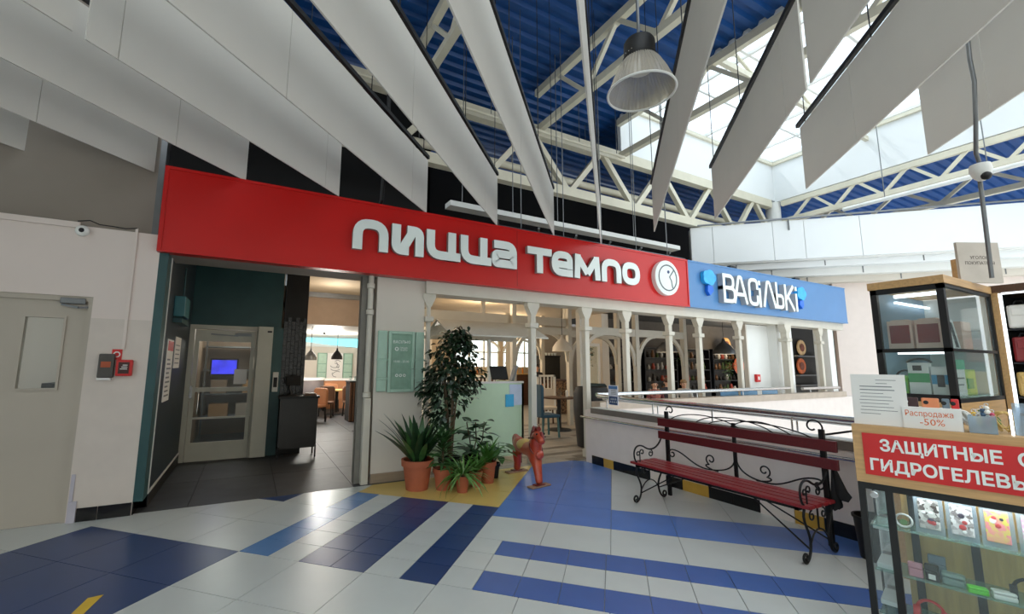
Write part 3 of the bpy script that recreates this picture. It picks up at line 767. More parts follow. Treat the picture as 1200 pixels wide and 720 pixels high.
tag(MB().box((2.62, 13.9, 1.0), (2.95, 13.98, 1.9)).box((2.65, 13.88, 1.3), (2.92, 13.9, 1.6)).build('shutter', 'mint'), 'lone mint shutter at the right on the far dining wall', 'shutter')
def cone_lamp(u, v, z, r, h, ztop, lab, m, name='pendant_lamp'):
    t = thing(name, lab, 'lamp', (u, v, z))
    MB().lathe([(r, 0), (r * .96, h * .3), (r * .6, h * .7), (r * .18, h), (r * .12, h * 1.25), (r * .1, h * 1.25), (r * .15, h * .98), (r * .56, h * .66), (r * .92, h * .28), (r * .97, 0)], (u, v, z), 24, cap=False).build('shade', m, t, smooth=50)
    MB().tube([(u, v, z + h * 1.2), (u, v, ztop)], .008, 6).build('cable', 'dark_metal', t)
    MB().ball((u, v, z + h * .35), r * .22, 8).build('bulb', mat('bulb', (255, 214, 150), .4, emit=6), t)
    return t
cone_lamp(.77, 9, 1.69, .15, .24, 2.52, 'dark grey cone pendant lamp in the far dining room', 'dark_metal')
cone_lamp(.06, 8.6, 1.66, .15, .24, 2.52, 'pale grey cone pendant lamp half hidden by the tiled pier', 'grey_metal')
tag(MB().lathe([(.05, 0), (.04, .05), (.02, .08)], (.63, 10.5, 2.44), 10).build('ceiling_spot', 'black'), 'small black spot on the far dining room ceiling', 'lamp')
def dining_chair(u, v, rz, lab, m, seat=.46, back=.9, legm='black', w=.46, grp='dining chairs'):
    t = thing('dining_chair', lab, 'chair', (u, v, 0), rz, grp)
    X = PM[t.name]
    MB(X).box((-w / 2, -w / 2, seat - .07), (w / 2, w / 2, seat)).build('seat', m, t, bev=.02)
    MB(X).prism([(-w / 2, seat - .05), (w / 2, seat - .05), (w / 2 * 1.02, back - .06), (w / 2 * .8, back), (-w / 2 * .8, back), (-w / 2 * 1.02, back - .06)], w / 2 - .05, w / 2 + .03, 'y').build('backrest', m, t, bev=.02)
    for i in (-1, 1):
        for j in (-1, 1): MB(X).bar((i * (w / 2 - .04), j * (w / 2 - .04), seat - .05), (i * (w / 2 - .02), j * (w / 2 - .02), 0), .035).build('leg', legm, t)
    return t
def table(u, v, w, d, h, lab, topm, pm='black', round_=False):
    t = thing('dining_table', lab, 'table', (u, v, 0))
    if round_: MB().lathe([(w / 2, 0), (w / 2, .035)], (u, v, h - .035), 28).build('tabletop', topm, t)
    else: MB().box((u - w / 2, v - d / 2, h - .035), (u + w / 2, v + d / 2, h)).build('tabletop', topm, t)
    MB().lathe([(.05, 0), (.05, h - .05)], (u, v, .02), 12).build('pedestal', pm, t, smooth=40)
    MB().lathe([(.3, 0), (.28, .03), (.06, .06)], (u, v, 0), 20).build('base', pm, t)
    return t
table(1.22, 11.3, 1.25, .8, .76, 'pale oak table on black pedestal in the far dining room', 'gold_wood')
mat('tan_leather', (178, 122, 84), .5); mat('brown_chair', (120, 84, 62), .6)
dining_chair(1.55, 10.5, .2, 'brown chair standing before the right of the oak table', 'brown_chair')
dining_chair(.78, 10.6, -.3, 'dark chair standing before the left of the oak table', 'dark_wood')
dining_chair(1.2, 12.2, 0, 'tan chair standing behind the oak table', 'tan_leather')
dining_chair(.35, 9.6, -.9, 'tan leather chair just right of the tiled pier', 'tan_leather')
t = thing('banquette', 'red brown tufted banquette against the far dining wall', 'sofa', (1.3, 13.4, 0))
MB().box((.7, 13.1, 0), (2.6, 13.85, .45)).build('seat', mat('red_brown', (142, 70, 48), .5, var=.1), t, bev=.03)
for k in range(6): MB().box((.72 + k * .31, 13.6, .45), (1.02 + k * .31, 13.85, .98)).build('back_cushion', 'red_brown', t, bev=.03)
t = thing('sofa', 'grey curved sofa with pale rim behind the tiled pier', 'sofa', (.45, 12, 0))
MB().lathe([(.55, 0), (.62, .5), (.64, 1.05), (.54, 1.07), (.48, .5), (.45, .45), (.01, .44)], (.35, 12.5, 0), 24, cap=False).build('shell', mat('sofa_grey', (112, 106, 108), .8), t, smooth=50)
MB().lathe([(.66, 1.03), (.66, 1.10), (.52, 1.10), (.52, 1.03)], (.35, 12.5, 0), 24, cap=False).build('rim', 'white_paint', t)
t = thing('slatted_cabinet', 'dark slatted cabinet just left of the steel post', 'cabinet', (1.57, 9.5, 0))
MB().box((1.2, 9.25, 0), (1.94, 9.8, 1.08)).build('body', 'void', t)
for k in range(9): MB().box((1.2 + k * .08, 9.2, .02), (1.25 + k * .08, 9.25, 1.06)).build('slat', 'dark_wood', t)
MB().box((1.18, 9.2, 1.06), (1.96, 9.8, 1.1)).build('top', 'black', t)
for k in range(5): tag(MB().lathe([(.03, 0), (.045, .12), (.04, .13), (.025, .01)], (1.26 + k * .13, 9.5, 1.1), 10, cap=False).build('glass', 'pane_clear'), 'clear glass on the dark slatted cabinet, %s from the left' % ORD[k], 'glass', 'glasses on the slatted cabinet')
t = thing('low_partition', 'pale low partition in front of the far wall of the dining room', 'partition', (1.4, 12.9, 0))
MB().box((1.05, 12.95, .98), (2.9, 13.05, 1.06)).build('rail', 'white_paint', t); MB().box((1.05, 12.98, 0), (2.9, 13.02, .98)).build('panel', 'tan_leather', t)

# ---------------------------------------------------------------- front posts and white wall
PV = 2.88
fw_ = struct(MB().box((.22, 2.86, 0), (.93, 3.02, 2.8)).build('wall_facade', 'wall_cream'))
MB().box((.22, 2.84, 0), (.93, 2.86, .12)).build('skirting', mat('skirting', (150, 132, 112), .6, kind='grain'), fw_)
def post(u, v, lab, z0=0., w=.10, m='post_paint', brace=True):
    t = thing('porch_post', lab, 'post', (u, v, z0), group='white porch posts under the sign')
    h = w / 2
    MB().box((u - h, v - h, z0), (u + h, v + h, 2.62)).build('shaft', m, t, bev=.008)
    MB().box((u - h - .035, v - h - .035, 2.2), (u + h + .035, v + h + .035, 2.28)).build('collar', m, t, bev=.01)
    MB().prism([(u - h, 2.42), (u + h, 2.42), (u + h + .07, 2.56), (u + h + .07, 2.62), (u - h - .07, 2.62), (u - h - .07, 2.56)], v - h - .01, v + h + .01, 'y').build('capital', m, t)
    MB().box((u - h - .02, v - h - .02, z0), (u + h + .02, v + h + .02, z0 + .14)).build('base', m, t, bev=.006)
    return t
PO = [(1.0, 'white porch post at the right edge of the cream wall'), (2.86, 'white porch post at the right end of the mint counter'), (4.03, 'white porch post behind the left corner of the railing'),
      (5.03, 'white porch post, first to the right of the railing corner'), (6.25, 'white porch post beside the seated child'), (7.19, 'white porch post right of the seated child'),
      (8.6, 'white porch post left of the white screen with the red call point'), (12.2, 'white porch post in the last opening at the right')]
for u, l in PO: post(u, PV + .0, l, w=.10 if u != 1.0 else .06)
post(10.28, 2.74, 'white porch post against the broad white pier', w=.14)
struct(MB().box((10.2, 2.9, -.0), (10.9, 3.3, 2.8)).build('wall_pier_white', 'white_paint'))
struct(MB().box((12.62, 2.85, 0), (12.9, 3.2, 2.8)).build('wall_facade_right', 'white_paint'))
t = thing('folding_screen', 'white upright screen panel with a red call point', 'screen', (9.8, 3.1, 0))
MB().box((9.28, 3.1, .6), (10.2, 3.16, 2.6)).build('panel', 'white_paint', t); MB().box((9.25, 3.08, .6), (9.29, 3.18, 2.6)).build('edge', 'wall_cream', t)
t = thing('call_point', 'small red call point on the white screen panel', 'alarm', (9.55, 3.09, 1.3))
MB().box((9.5, 3.04, 1.22), (9.66, 3.1, 1.40)).build('housing', 'bright_red', t, bev=.01); MB().box((9.55, 3.035, 1.27), (9.61, 3.041, 1.35)).build('window', 'paper', t)
t = thing('corner_post', 'steel post with white round pipe beside the passage opening', 'post', (.13, 2.9, 0))
MB().box((.02, 2.92, 0), (.2, 3.05, 2.8)).build('steel_column', mat('steel_grey', (128, 124, 116), .5), t)
MB().tube([(.13, 2.87, 0), (.13, 2.87, 2.8)], .038, 14).build('pipe', 'post_paint', t, smooth=50)
for z in (1.12, 2.25, 2.62): MB().lathe([(.038, 0), (.056, .01), (.056, .07), (.038, .08)], (.13, 2.87, z), 14).build('collar', 'post_paint', t, smooth=40)
MB().box((.09, 2.82, 0), (.185, 2.92, 1.12)).build('lower_casing', 'post_paint', t, bev=.01)
# shuttered notice board
t = thing('notice_board', 'mint shuttered notice board with white lettering on the cream wall', 'board', (.6, 2.86, 1.62))
bz0, bz1 = 1.21, 2.02
MB().box((.42, 2.83, bz0), (.76, 2.86, bz1)).build('board', 'mint_dark', t)
fr_ = MB()
for a, b in (((.40, 2.81, bz0 - .02), (.44, 2.86, bz1 + .02)), ((.74, 2.81, bz0 - .02), (.78, 2.86, bz1 + .02)), ((.44, 2.81, bz1 - .02), (.74, 2.86, bz1 + .02)), ((.44, 2.81, bz0 - .02), (.74, 2.86, bz0 + .02))): fr_.box(a, b)
fr_.build('frame', 'mint', t, bev=.005)
for u0, u1 in ((.25, .385), (.795, .93)):
    for z0, z1 in ((bz0 - .01, bz0 + .16), (bz0 + .175, bz0 + .42), (bz0 + .435, bz1 + .02)):
        MB().box((u0, 2.825, z0), (u1, 2.858, z1)).build('shutter_panel', 'mint', t, bev=.012)
    for z in (bz0 + .167, bz0 + .427): MB().box((u0 - .01, 2.82, z - .012), (u1 + .02, 2.83, z + .012)).build('hinge_bar', 'mint', t)
mat('print_white', (236, 240, 236), .6)
F = lambda u, z: frame((u, 2.829, z), (1, 0, 0))
text('ВАСIЛЬКI', .055, F(.59, 1.87), 'print_white', 'lettering', t, .001)
mb = MB(F(.52, 1.79)); stroke(mb, [(.022 * math.cos(a * PI / 8), .022 * math.sin(a * PI / 8)) for a in range(16)], .012, 0, .002, True); mb.build('emblem', 'print_white', t)
text('ПИЦЦА', .032, F(.62, 1.795), 'print_white', 'lettering', t, .001); text('ТЕМПО', .032, F(.62, 1.763), 'print_white', 'lettering', t, .001)
text('10.00 - 23.00', .043, F(.59, 1.60), 'print_white', 'lettering', t, .001)
for k in range(3):
    mb = MB(F(.53 + k * .055, 1.42)); stroke(mb, [(.017 * math.cos(a * PI / 4 + k), .017 * math.sin(a * PI / 4 + k)) for a in range(8)], .009, 0, .002, True); mb.build('icon', 'print_white', t)

# ---------------------------------------------------------------- host stand with a little roof
t = thing('host_stand', 'mint glass host stand under a small grey gabled roof', 'stand', (2.3, 3.2, 0))
MB().box((1.15, 3.05, .12), (2.80, 3.09, 1.30)).build('front_panel', 'mint_glass', t); MB().box((1.15, 3.04, 1.28), (2.80, 3.11, 1.31)).build('top_edge', 'white_paint', t)
MB().box((2.76, 3.05, .12), (2.80, 3.9, 1.30)).build('side_panel', 'mint_glass', t)
mat('roof_grey', (206, 202, 192), .6, var=.04)
MB().add([(1.40, 2.95, 2.05), (3.26, 2.95, 2.05), (3.26, 3.55, 2.33), (1.40, 3.55, 2.33), (1.40, 2.95, 2.03), (3.26, 2.95, 2.03), (3.26, 3.55, 2.31), (1.40, 3.55, 2.31)],
         [(0, 1, 2, 3), (7, 6, 5, 4), (4, 5, 1, 0), (5, 6, 2, 1), (6, 7, 3, 2), (7, 4, 0, 3)]).build('roof_front', 'roof_grey', t)
MB().add([(1.40, 4.15, 2.05), (3.26, 4.15, 2.05), (3.26, 3.55, 2.33), (1.40, 3.55, 2.33), (1.40, 4.15, 2.03), (3.26, 4.15, 2.03), (3.26, 3.55, 2.31), (1.40, 3.55, 2.31)],
         [(3, 2, 1, 0), (4, 5, 6, 7), (0, 1, 5, 4), (1, 2, 6, 5), (2, 3, 7, 6), (3, 0, 4, 7)]).build('roof_back', 'roof_grey', t)
MB().prism([(3.0, 2.05), (4.1, 2.05), (3.55, 2.30)], 1.42, 1.44, 'x').build('gable', 'pane_clear', t)
for u, v in ((1.46, 3.0), (1.46, 4.1), (2.72, 4.1), (2.98, 3.0)): MB().box((u - .03, v - .03, 0), (u + .03, v + .03, 2.05)).build('post', 'white_paint', t)
MB().box((1.2, 3.02, 0), (1.24, 3.08, .12)).box((2.7, 3.02, 0), (2.74, 3.08, .12)).build('foot', 'black', t)
t = thing('till_screen', 'black till screen with a silver edge on the mint host stand', 'monitor', (2.55, 3.2, 1.31))
MB(at(2.5, 3.3, 1.31) @ Matrix.Rotation(-.35, 4, 'X')).box((-.17, -.015, .02), (.16, .015, .26)).build('screen', 'black', t, bev=.01)
MB(at(2.72, 3.3, 1.31) @ Matrix.Rotation(.35, 4, 'Y')).box((-.02, -.05, .0), (.02, .05, .27)).build('stand', 'grey_metal', t)
t = thing('wifi_sticker', 'pale sticker with a blue logo box on the mint host stand', 'sticker', (2.6, 3.05, 1.1))
MB().box((2.52, 3.044, .92), (2.76, 3.049, 1.26)).build('sheet', mat('pale_blue', (206, 220, 244), .5), t); MB().box((2.44, 3.038, .90), (2.60, 3.043, 1.10)).build('logo', mat('logo_blue', (64, 176, 226), .4), t)

# ---------------------------------------------------------------- restaurant interior, right part
struct(MB().box((2.2, 8.0, 3.3), (9.2, 13, 3.4)).build('ceiling', 'beige_ceiling'))
struct(MB().prism([(9.2, 3.0), (13.3, 3.0), (13.3, 3.4), (26, 11), (9.2, 11)], 3.3, 3.4).build('ceiling', mat('ceiling_dark', (52, 50, 46), .8)))
bw = struct(MB().box((3.0, 12.0, 0), (5.6, 12.15, 3.3)).box((5.6, 12.0, 0), (9.4, 12.15, 1.5)).box((5.6, 12.0, 2.66), (9.4, 12.15, 3.3)).box((7.6, 12.0, 1.5), (7.8, 12.15, 2.66)).box((9.4, 12.0, 0), (13, 12.15, 3.3)).build('wall_restaurant_back', 'beige_ceiling'))
w3 = sempty('window_3', (7.5, 12.1, 2))
mat('daylight', (226, 242, 250), .5, emit=1.3, var=.12, scale=2.5)
for u0, u1 in ((5.6, 7.6), (7.8, 9.4)):
    MB().box((u0, 12.09, 1.5), (u1, 12.1, 2.66)).build('pane', 'daylight', w3)
    n = 3
    for k in range(n + 1): MB().box((u0 + (u1 - u0) * k / n - .03, 12.03, 1.5), (u0 + (u1 - u0) * k / n + .03, 12.08, 2.66)).build('mullion', 'steel_cream', w3)
    MB().box((u0, 12.03, 2.05), (u1, 12.08, 2.1)).build('transom', 'steel_cream', w3)
    mb = MB(frame(((u0 + u1) / 2, 12.0, 1.5), (1, 0, 0))); w_ = (u1 - u0) / 2
    stroke(mb, [(w_ * math.cos(a * PI / 14), .62 + .5 * math.sin(a * PI / 14)) for a in range(15)], .09, 0, .06); mb.build('arch', 'white_paint', w3)
def arch_frame(u0, u1, v, lab, zb=2.3, left=True):
    t = thing('arch_frame', lab, 'arch', (u0, v, 0), group='white arched frames inside')
    for u in (u0, u1) if left else (u1,): MB().box((u - .06, v - .06, 0), (u + .06, v + .06, 3.3)).build('post', 'post_paint', t)
    MB().box((u0 + .06, v - .05, zb + .1), (u1 - .06, v + .05, zb + .28)).build('beam', 'post_paint', t)
    for u, s in ((u0, 1), (u1, -1)):
        pts = [(u + s * (.06 + .62 * (1 - math.cos(a * PI / 16))), zb - .62 + .75 * math.sin(a * PI / 16)) for a in range(9)]
        mb = MB(frame((0, v - .03, 0), (1, 0, 0))); stroke(mb, pts, .09, -.06, 0); mb.build('brace', 'post_paint', t)
    return t
arch_frame(4.6, 6.4, 6.2, 'inner arched frame above the round table')
arch_frame(6.4, 8.2, 6.2, 'inner arched frame right of the round table', 2.25, False)
arch_frame(6.3, 7.7, 9.2, 'far arched frame in front of the bar counter', 2.4)
arch_frame(5.4, 7.2, 4.6, 'near arched frame left of the seated child', 2.2)
arch_frame(7.2, 9.0, 4.6, 'near arched frame behind the seated child', 2.2, False)
t = thing('ceiling_beam', 'long pale beam crossing under the restaurant ceiling', 'beam', (4, 5, 2.7)); MB().bar((1.2, 6.4, 2.75), (6.4, 6.3, 2.75), .14, .22).build('beam', 'post_paint', t)
for u in (1.2, 3.8, 6.4): MB().bar((u, 6.35, 2.8), (u, 6.35, 3.3), .08).build('hanger', 'post_paint', t)
for k, (u, v) in enumerate(((1.2, 3.9), (2.0, 4.6), (3.6, 4.0), (4.4, 5.2), (.9, 6.6))):
    t = thing('ceiling_spot', 'small glowing ceiling spot in the restaurant, %s from the left' % ORD[[1, 2, 3, 4, 0][k]], 'lamp', (u, v, 3.2), group='glowing ceiling spots')
    MB().lathe([(.05, 0), (.055, .09)], (u, v, 3.21), 12).build('body', 'post_paint', t); MB().lathe([(.04, 0), (.04, .005)], (u, v, 3.204), 12).build('lens', mat('spot_lens', (255, 226, 176), .4, emit=14), t)
def spot_lamp(u, v, z, e, c=(1, .78, .52), r=.4):
    l = bpy.data.lights.new('lamp_light', 'POINT'); l.energy = e; l.color = c; l.shadow_soft_size = r
    o = bpy.data.objects.new('lamp_light', l); COL.objects.link(o); o.location = (u, v, z)
# bar shelf, bottles
t = thing('back_bar', 'wooden back bar shelf under the bright windows', 'shelf', (6.7, 11.6, 0))
MB().box((4.6, 11.5, 0), (9.2, 11.9, 1.2)).build('cabinet', 'dark_wood', t); MB().box((4.6, 11.45, 1.2), (9.2, 11.9, 1.24)).build('top', 'gold_wood', t)
for k in range(16):
    u = 5.0 + k * .23 + R.uniform(-.03, .03)
    b = MB().lathe([(.035, 0), (.037, .16), (.015, .21), (.014, .27)], (u, 11.6, 1.24), 10).build('bottle', mat(['bottle_amber', 'bottle_dark', 'bottle_tan'][k % 3], [(186, 112, 40), (58, 36, 26), (206, 160, 96)][k % 3], .15))
    tag(b, 'spirit bottle on the back bar, %s from the left' % ORD[k], 'bottle', 'bottles on the back bar')
def picket(u0, u1, v, h, lab):
    t = thing('picket_fence', lab, 'fence', (u0, v, 0))
    MB().box((u0, v - .03, h - .06), (u1, v + .03, h)).build('top_rail', 'white_paint', t)
    MB().box((u0, v - .02, .1), (u1, v + .02, .16)).build('bottom_rail', 'white_paint', t)
    for u in (u0 + .03, u1 - .03): MB().box((u - .03, v - .03, 0), (u + .03, v + .03, h)).build('newel', 'white_paint', t)
    n = int((u1 - u0) / .12)
    for k in range(n + 1): MB().box((u0 + k * (u1 - u0) / n - .02, v - .015, .16), (u0 + k * (u1 - u0) / n + .02, v + .015, h - .06)).build('baluster', 'white_paint', t)
picket(3.2, 5.2, 8.0, 1.28, 'white baluster rail seen over the mint host stand')
picket(6.6, 7.3, 8.0, 1.28, 'white baluster rail right of the host stand post')
t = thing('bar_counter', 'brown woven front bar counter with dark top beyond the round table', 'counter', (8, 8.6, 0))
MB().box((7.35, 8.4, 0), (8.25, 9.0, 1.06)).build('body', mat('woven_brown', (150, 116, 84), .7, kind='cells', scale=24, rgb2=(70, 48, 34)), t); MB().box((7.3, 8.35, 1.06), (8.3, 9.05, 1.11)).build('top', 'dark_wood', t)
t = thing('bar_cupboard', 'dark cupboard with white cups on it behind the bar counter', 'cupboard', (8.3, 10, 0))
MB().box((8.3, 10.0, 0), (9.1, 10.4, 1.9)).build('body', 'ceiling_dark', t); MB().box((8.28, 9.98, 1.9), (9.12, 10.42, 1.94)).build('top', 'black', t)
for k in range(5): tag(MB().lathe([(.03, 0), (.05, .1), (.045, .1), (.02, .01)], (8.4 + k * .14, 10.1, 1.94), 10).build('cup', 'white_paint'), 'white cup on the dark cupboard, %s from the left' % ORD[k], 'cup', 'white cups on the cupboard')
t = thing('framed_door', 'white framed glass door standing open right of the bar', 'door', (8.6, 7.6, 0))
for a, b in (((8.25, 7.55, 0), (8.33, 7.62, 2.3)), ((8.72, 7.55, 0), (8.8, 7.62, 2.3)), ((8.33, 7.55, 2.2), (8.72, 7.62, 2.3)), ((8.33, 7.55, .0), (8.72, 7.62, .25))): MB().box(a, b).build('stile', 'white_paint', t)
MB().box((8.33, 7.58, .25), (8.72, 7.586, 2.2)).build('pane', 'pane_clear', t)
struct(MB().box((8.95, 7.6, 0), (9.25, 8.3, 3.3)).build('wall_inner_pier', 'wall_cream'))
# dark shelving
struct(MB().box((9.2, 8.6, 0), (26, 8.75, 3.3)).build('wall_shelving', mat('shelf_wall', (96, 92, 88), .8)))
struct(MB().box((14.2, 4.6, 0), (17.4, 4.7, 3.3)).build('wall_last_opening', 'ceiling_dark'))
t = thing('picture_ledge', 'grey ledges carrying the plate pictures in the last opening', 'shelf', (15, 4.5, 1))
for z in (.98, 1.30, 1.92): MB().box((14.3, 4.42, z), (15.6, 4.6, z + .04)).build('ledge', 'grey_metal', t)
SHN = 0
for s, (u0, u1) in enumerate(((9.4, 11.4), (11.6, 13.4), (13.6, 15.4), (15.6, 17.4), (18.0, 21.5))):
    t = thing('wall_shelf', 'dark wall shelving unit inside, %s from the left' % ORD[s], 'shelf', (u0, 8.3, 0))
    for z in (.55, .98, 1.42, 1.86, 2.25): MB().box((u0, 8.2, z), (u1, 8.6, z + .04)).build('shelf', 'black', t)
    for u in (u0, u1 - .05): MB().box((u, 8.2, 0), (u + .05, 8.6, 2.3)).build('upright', 'dark_metal', t)
    MB().box((u0, 8.2, 0), (u1, 8.6, .55)).build('cabinet', 'black', t)
    for zi, z in enumerate((.59, 1.02, 1.46, 1.90)):
        n = int((u1 - u0) / .24)
        for k in range(n):
            u = u0 + .14 + k * .24; c = R.choice(['pot_dark', 'pot_white', 'pot_red', 'pot_brown', 'pot_green', 'pot_dark', 'pot_brown'])
            mat('pot_dark', (44, 42, 40), .4); mat('pot_white', (200, 196, 188), .4); mat('pot_red', (168, 70, 52), .4); mat('pot_brown', (120, 84, 54), .5); mat('pot_green', (84, 104, 60), .6)
            r = R.uniform(.05, .09); h = R.uniform(.14, .3)
            b = MB().lathe([(r * .7, 0), (r, h * .4), (r * .55, h * .75), (r * .6, h)], (u, 8.36, z), 10).build('jar', c)
            tag(b, '%s jar in bay %s of the dark shelving, shelf %s, place %s' % (c[4:], ORD[s], ['bottom', 'second', 'third', 'top'][zi], ORD[k]), 'jar', 'jars on the dark shelves')
for k, (u, z, c, r) in enumerate(((16.4, 2.5, (208, 160, 92), .30), (17.2, 1.62, (190, 90, 52), .36), (14.62, 1.62, (196, 96, 44), .26), (14.72, 2.22, (214, 178, 128), .26))):
    t = thing('wall_plate', 'painted round plate picture %s' % ['on the dark shelves, upper one', 'on the dark shelves, lower one', 'in orange in the last opening', 'in cream in the last opening'][k], 'plate', (u, 8.1 if k < 2 else 4.5, z))
    pv = 8.12 if k < 2 else 4.53
    MB(frame((u, pv, z), (1, 0, 0))).lathe([(r, 0), (r * .95, .03), (.01, .03)], n=20).build('plate', mat('plate%d' % k, c, .5, var=.35, scale=5), t)
    MB(frame((u, pv - .035, z), (1, 0, 0))).lathe([(r * .5, 0), (r * .5, .01)], n=16).build('motif', mat('motif%d' % k, (120, 60, 40), .5, var=.5, scale=9), t)
cone_lamp(6.0, 6.0, 1.95, .26, .34, 3.3, 'cream cone pendant lamp above the round table', 'wall_cream')
cone_lamp(9.35, 5.4, 1.98, .3, .34, 3.3, 'grey bowl pendant lamp above the seated child', 'grey_metal')
cone_lamp(12.3, 5.6, 1.98, .34, .4, 3.3, 'wide grey pendant lamp with warm rim right of the child', 'grey_metal')
cone_lamp(7.1, 10.4, 1.6, .16, .24, 3.3, 'small cream pendant lamp near the bar windows', 'wall_cream')
spot_lamp(12.3, 5.6, 2.0, 25); spot_lamp(9.35, 5.4, 2.0, 16); spot_lamp(1.6, 4.6, 2.95, 22); spot_lamp(4.2, 7.0, 2.9, 70); spot_lamp(6.6, 9.5, 2.6, 60)
spot_lamp(.8, 10.8, 2.2, 150, (1, .95, .88)); spot_lamp(.3, 6.6, 2.9, 22, (1, .92, .8)); spot_lamp(-1.5, 7.2, 2.3, 22, (1, .95, .85)); spot_lamp(16, 7, 2.7, 60); spot_lamp(20, 7, 2.8, 40)
mat('leaf_shelf', (70, 96, 48), .5, var=.4, scale=20)
for k, (u, z, c, n) in enumerate(((16.3, 1.46, 'leaf_shelf', 70), (9.0, 1.9, 'leaf_shelf', 60), (13.5, 1.9, 'leaf_shelf', 70))):
    t = thing('trailing_plant', 'leafy plant trailing from the dark shelving, %s' % ['before the lower plate', 'at its left end', 'in the middle'][k], 'plant', (u, 8.05, z))
    MB().lathe([(.06, 0), (.09, .12), (.08, .12), (.01, .1)], (u, 8.1, z), 12, cap=False).build('pot', 'pot_brown', t)
    mb = MB()
    for q in range(n * 3):
        c0 = Vector((u + R.gauss(0, .16), 8.0 + R.uniform(-.08, .12), z + .12 + R.gauss(0, .2))); d = Vector((R.uniform(-1, 1), R.uniform(-1, 0), R.uniform(-1, .6))).normalized() * .07; e = d.cross(Vector((0, 0, 1))).normalized() * .028
        mb.add([c0, c0 + d * .5 + e, c0 + d, c0 + d * .5 - e], [(0, 1, 2, 3)])
    stuff(mb.build('foliage', c, t))
# round table and teal chairs
mat('teal_chair', (44, 82, 104), .6, var=.08); mat('teal_dark_chair', (30, 56, 66), .6); mat('teal_leg', (72, 112, 112), .5)
tb = table(5.55, 5.6, .8, .8, .80, 'round dark table on a heavy pedestal past the mint host stand', 'dark_wood', round_=True)
dining_chair(6.35, 5.25, -1.2, 'dark teal chair at the right of the round table', 'teal_dark_chair', .5, 1.13, 'teal_leg', .5)
dining_chair(4.66, 4.95, 1.5, 'blue teal chair half hidden by the host stand post', 'teal_chair', .5, 1.15, 'teal_leg', .46)
dining_chair(5.9, 6.5, -.3, 'cream chair behind the round table', 'wall_cream', .48, .95, 'dark_wood', .46)
tag(MB().lathe([(.05, 0), (.06, .1), (.03, .16), (.035, .2)], (5.6, 5.65, .80), 12).build('carafe', 'pane_clear'), 'clear glass carafe on the round dark table', 'carafe')
tag(MB().lathe([(.03, 0), (.035, .14), (.02, .17)], (5.76, 5.55, .80), 10).build('sauce_bottle', 'paper'), 'small white sauce bottle on the round dark table', 'bottle')
t = thing('armchair', 'black rounded armchair just behind the railing corner', 'chair', (5.0, 3.5, 0))
MB().lathe([(.3, 0), (.34, .5), (.36, 1.0), (.3, 1.14), (.26, 1.1), (.27, .5), (.26, .45), (.01, .45)], (4.75, 3.55, .02), 20, cap=False).build('shell', 'black', t, smooth=50); MB().lathe([(.26, 0), (.26, .06)], (4.75, 3.55, .43), 16).build('cushion', 'dark_metal', t)

# ---------------------------------------------------------------- atrium parapet and far side
AU = 3.75
struct(MB().box((AU, -6, -4), (AU + .16, 2.47, .80)).build('wall_atrium_front', mat('parapet', (226, 214, 207), .6, var=.03)))
struct(MB().box((AU, 2.47, -4), (13.4, 2.62, .84)).build('wall_atrium_back', 'parapet'))
struct(MB().box((AU - .012, -6, .80), (AU + .18, 2.475, .885)).build('trim_10', mat('cap_taupe', (112, 102, 94), .5)))
struct(MB().box((AU - .0, -6, .885), (AU + .18, 2.47, .895)).build('trim_11', 'white_paint'))  # white top slab, skylight brightness on the cap put into its colour
struct(MB().box((AU + .18, 2.45, .84), (12.35, 2.66, .97)).build('trim_12', mat('cap_brown', (176, 160, 144), .5)))
struct(MB().box((AU, -6, -4.1), (20, 2.5, -4)).build('floor', 'tile_white'))
bb = sempty('baseboard_atrium')
seq = [(2.47, 'tile_black'), (2.21, 'tile_ochre'), (2.0, 'tile_black'), (1.66, 'tile_black'), (1.33, 'parapet'), (1.05, 'tile_black'), (.80, 'tile_ochre'), (.44, 'tile_black'), (.14, 'tile_black'), (-.16, 'parapet'), (-.5, 'tile_ochre'), (-.76, 'tile_black'), (-1.1, 'tile_black'), (-1.5, 'tile_ochre'), (-1.9, 'tile_black'), (-2.3, 'tile_black')]
for k, (v, m) in enumerate(seq):
    v1 = seq[k + 1][0] if k + 1 < len(seq) else v - .4
    MB().box((AU - .012, v1 + .003, 0), (AU + .0, v - .003, .13)).build('tile', m, bb)
MB().box((AU - .002, 2.47, 0), (AU + .3, 2.482, .13)).build('tile', 'tile_black', bb)
def rail(lab, pts, r, posts, pz):
    t = thing('handrail', lab, 'railing', pts[0])
    MB().tube(pts, r, 14).build('rail', 'chrome', t, smooth=50)
    for p in posts: MB().tube([(p[0], p[1], pz), (p[0], p[1], pts[0][2])], .011, 8).build('stanchion', 'chrome', t, smooth=50)
    return t
rail('chrome handrail on the white parapet behind the bench', [(3.84, 2.40, 1.08), (3.84, -3.2, 1.08)], .034, [(3.84, 2.2), (3.84, 1.3), (3.84, .4), (3.84, -.5), (3.84, -1.4)], .89)
rail('second thinner chrome tube just inside the bench side handrail', [(3.94, 2.38, 1.03), (3.94, -3.2, 1.03)], .022, [(3.94, 1.3), (3.94, -.5)], .89)
rail('chrome handrail along the sill under the porch posts', [(3.84, 2.43, 1.10), (9.83, 2.52, 1.10)], .034, [(5.0, 2.5), (6.5, 2.5), (8.0, 2.5), (9.5, 2.5)], .96)
rail('short chrome handrail in the last opening right of the white pier', [(10.44, 2.54, 1.07), (12.2, 2.54, 1.07)], .034, [(10.8, 2.54), (11.9, 2.54)], .96)
rail('low chrome bumper rail along the hall side of the parapet', [(3.69, 2.66, .73), (3.69, -3.2, .73)], .018, [], 0)
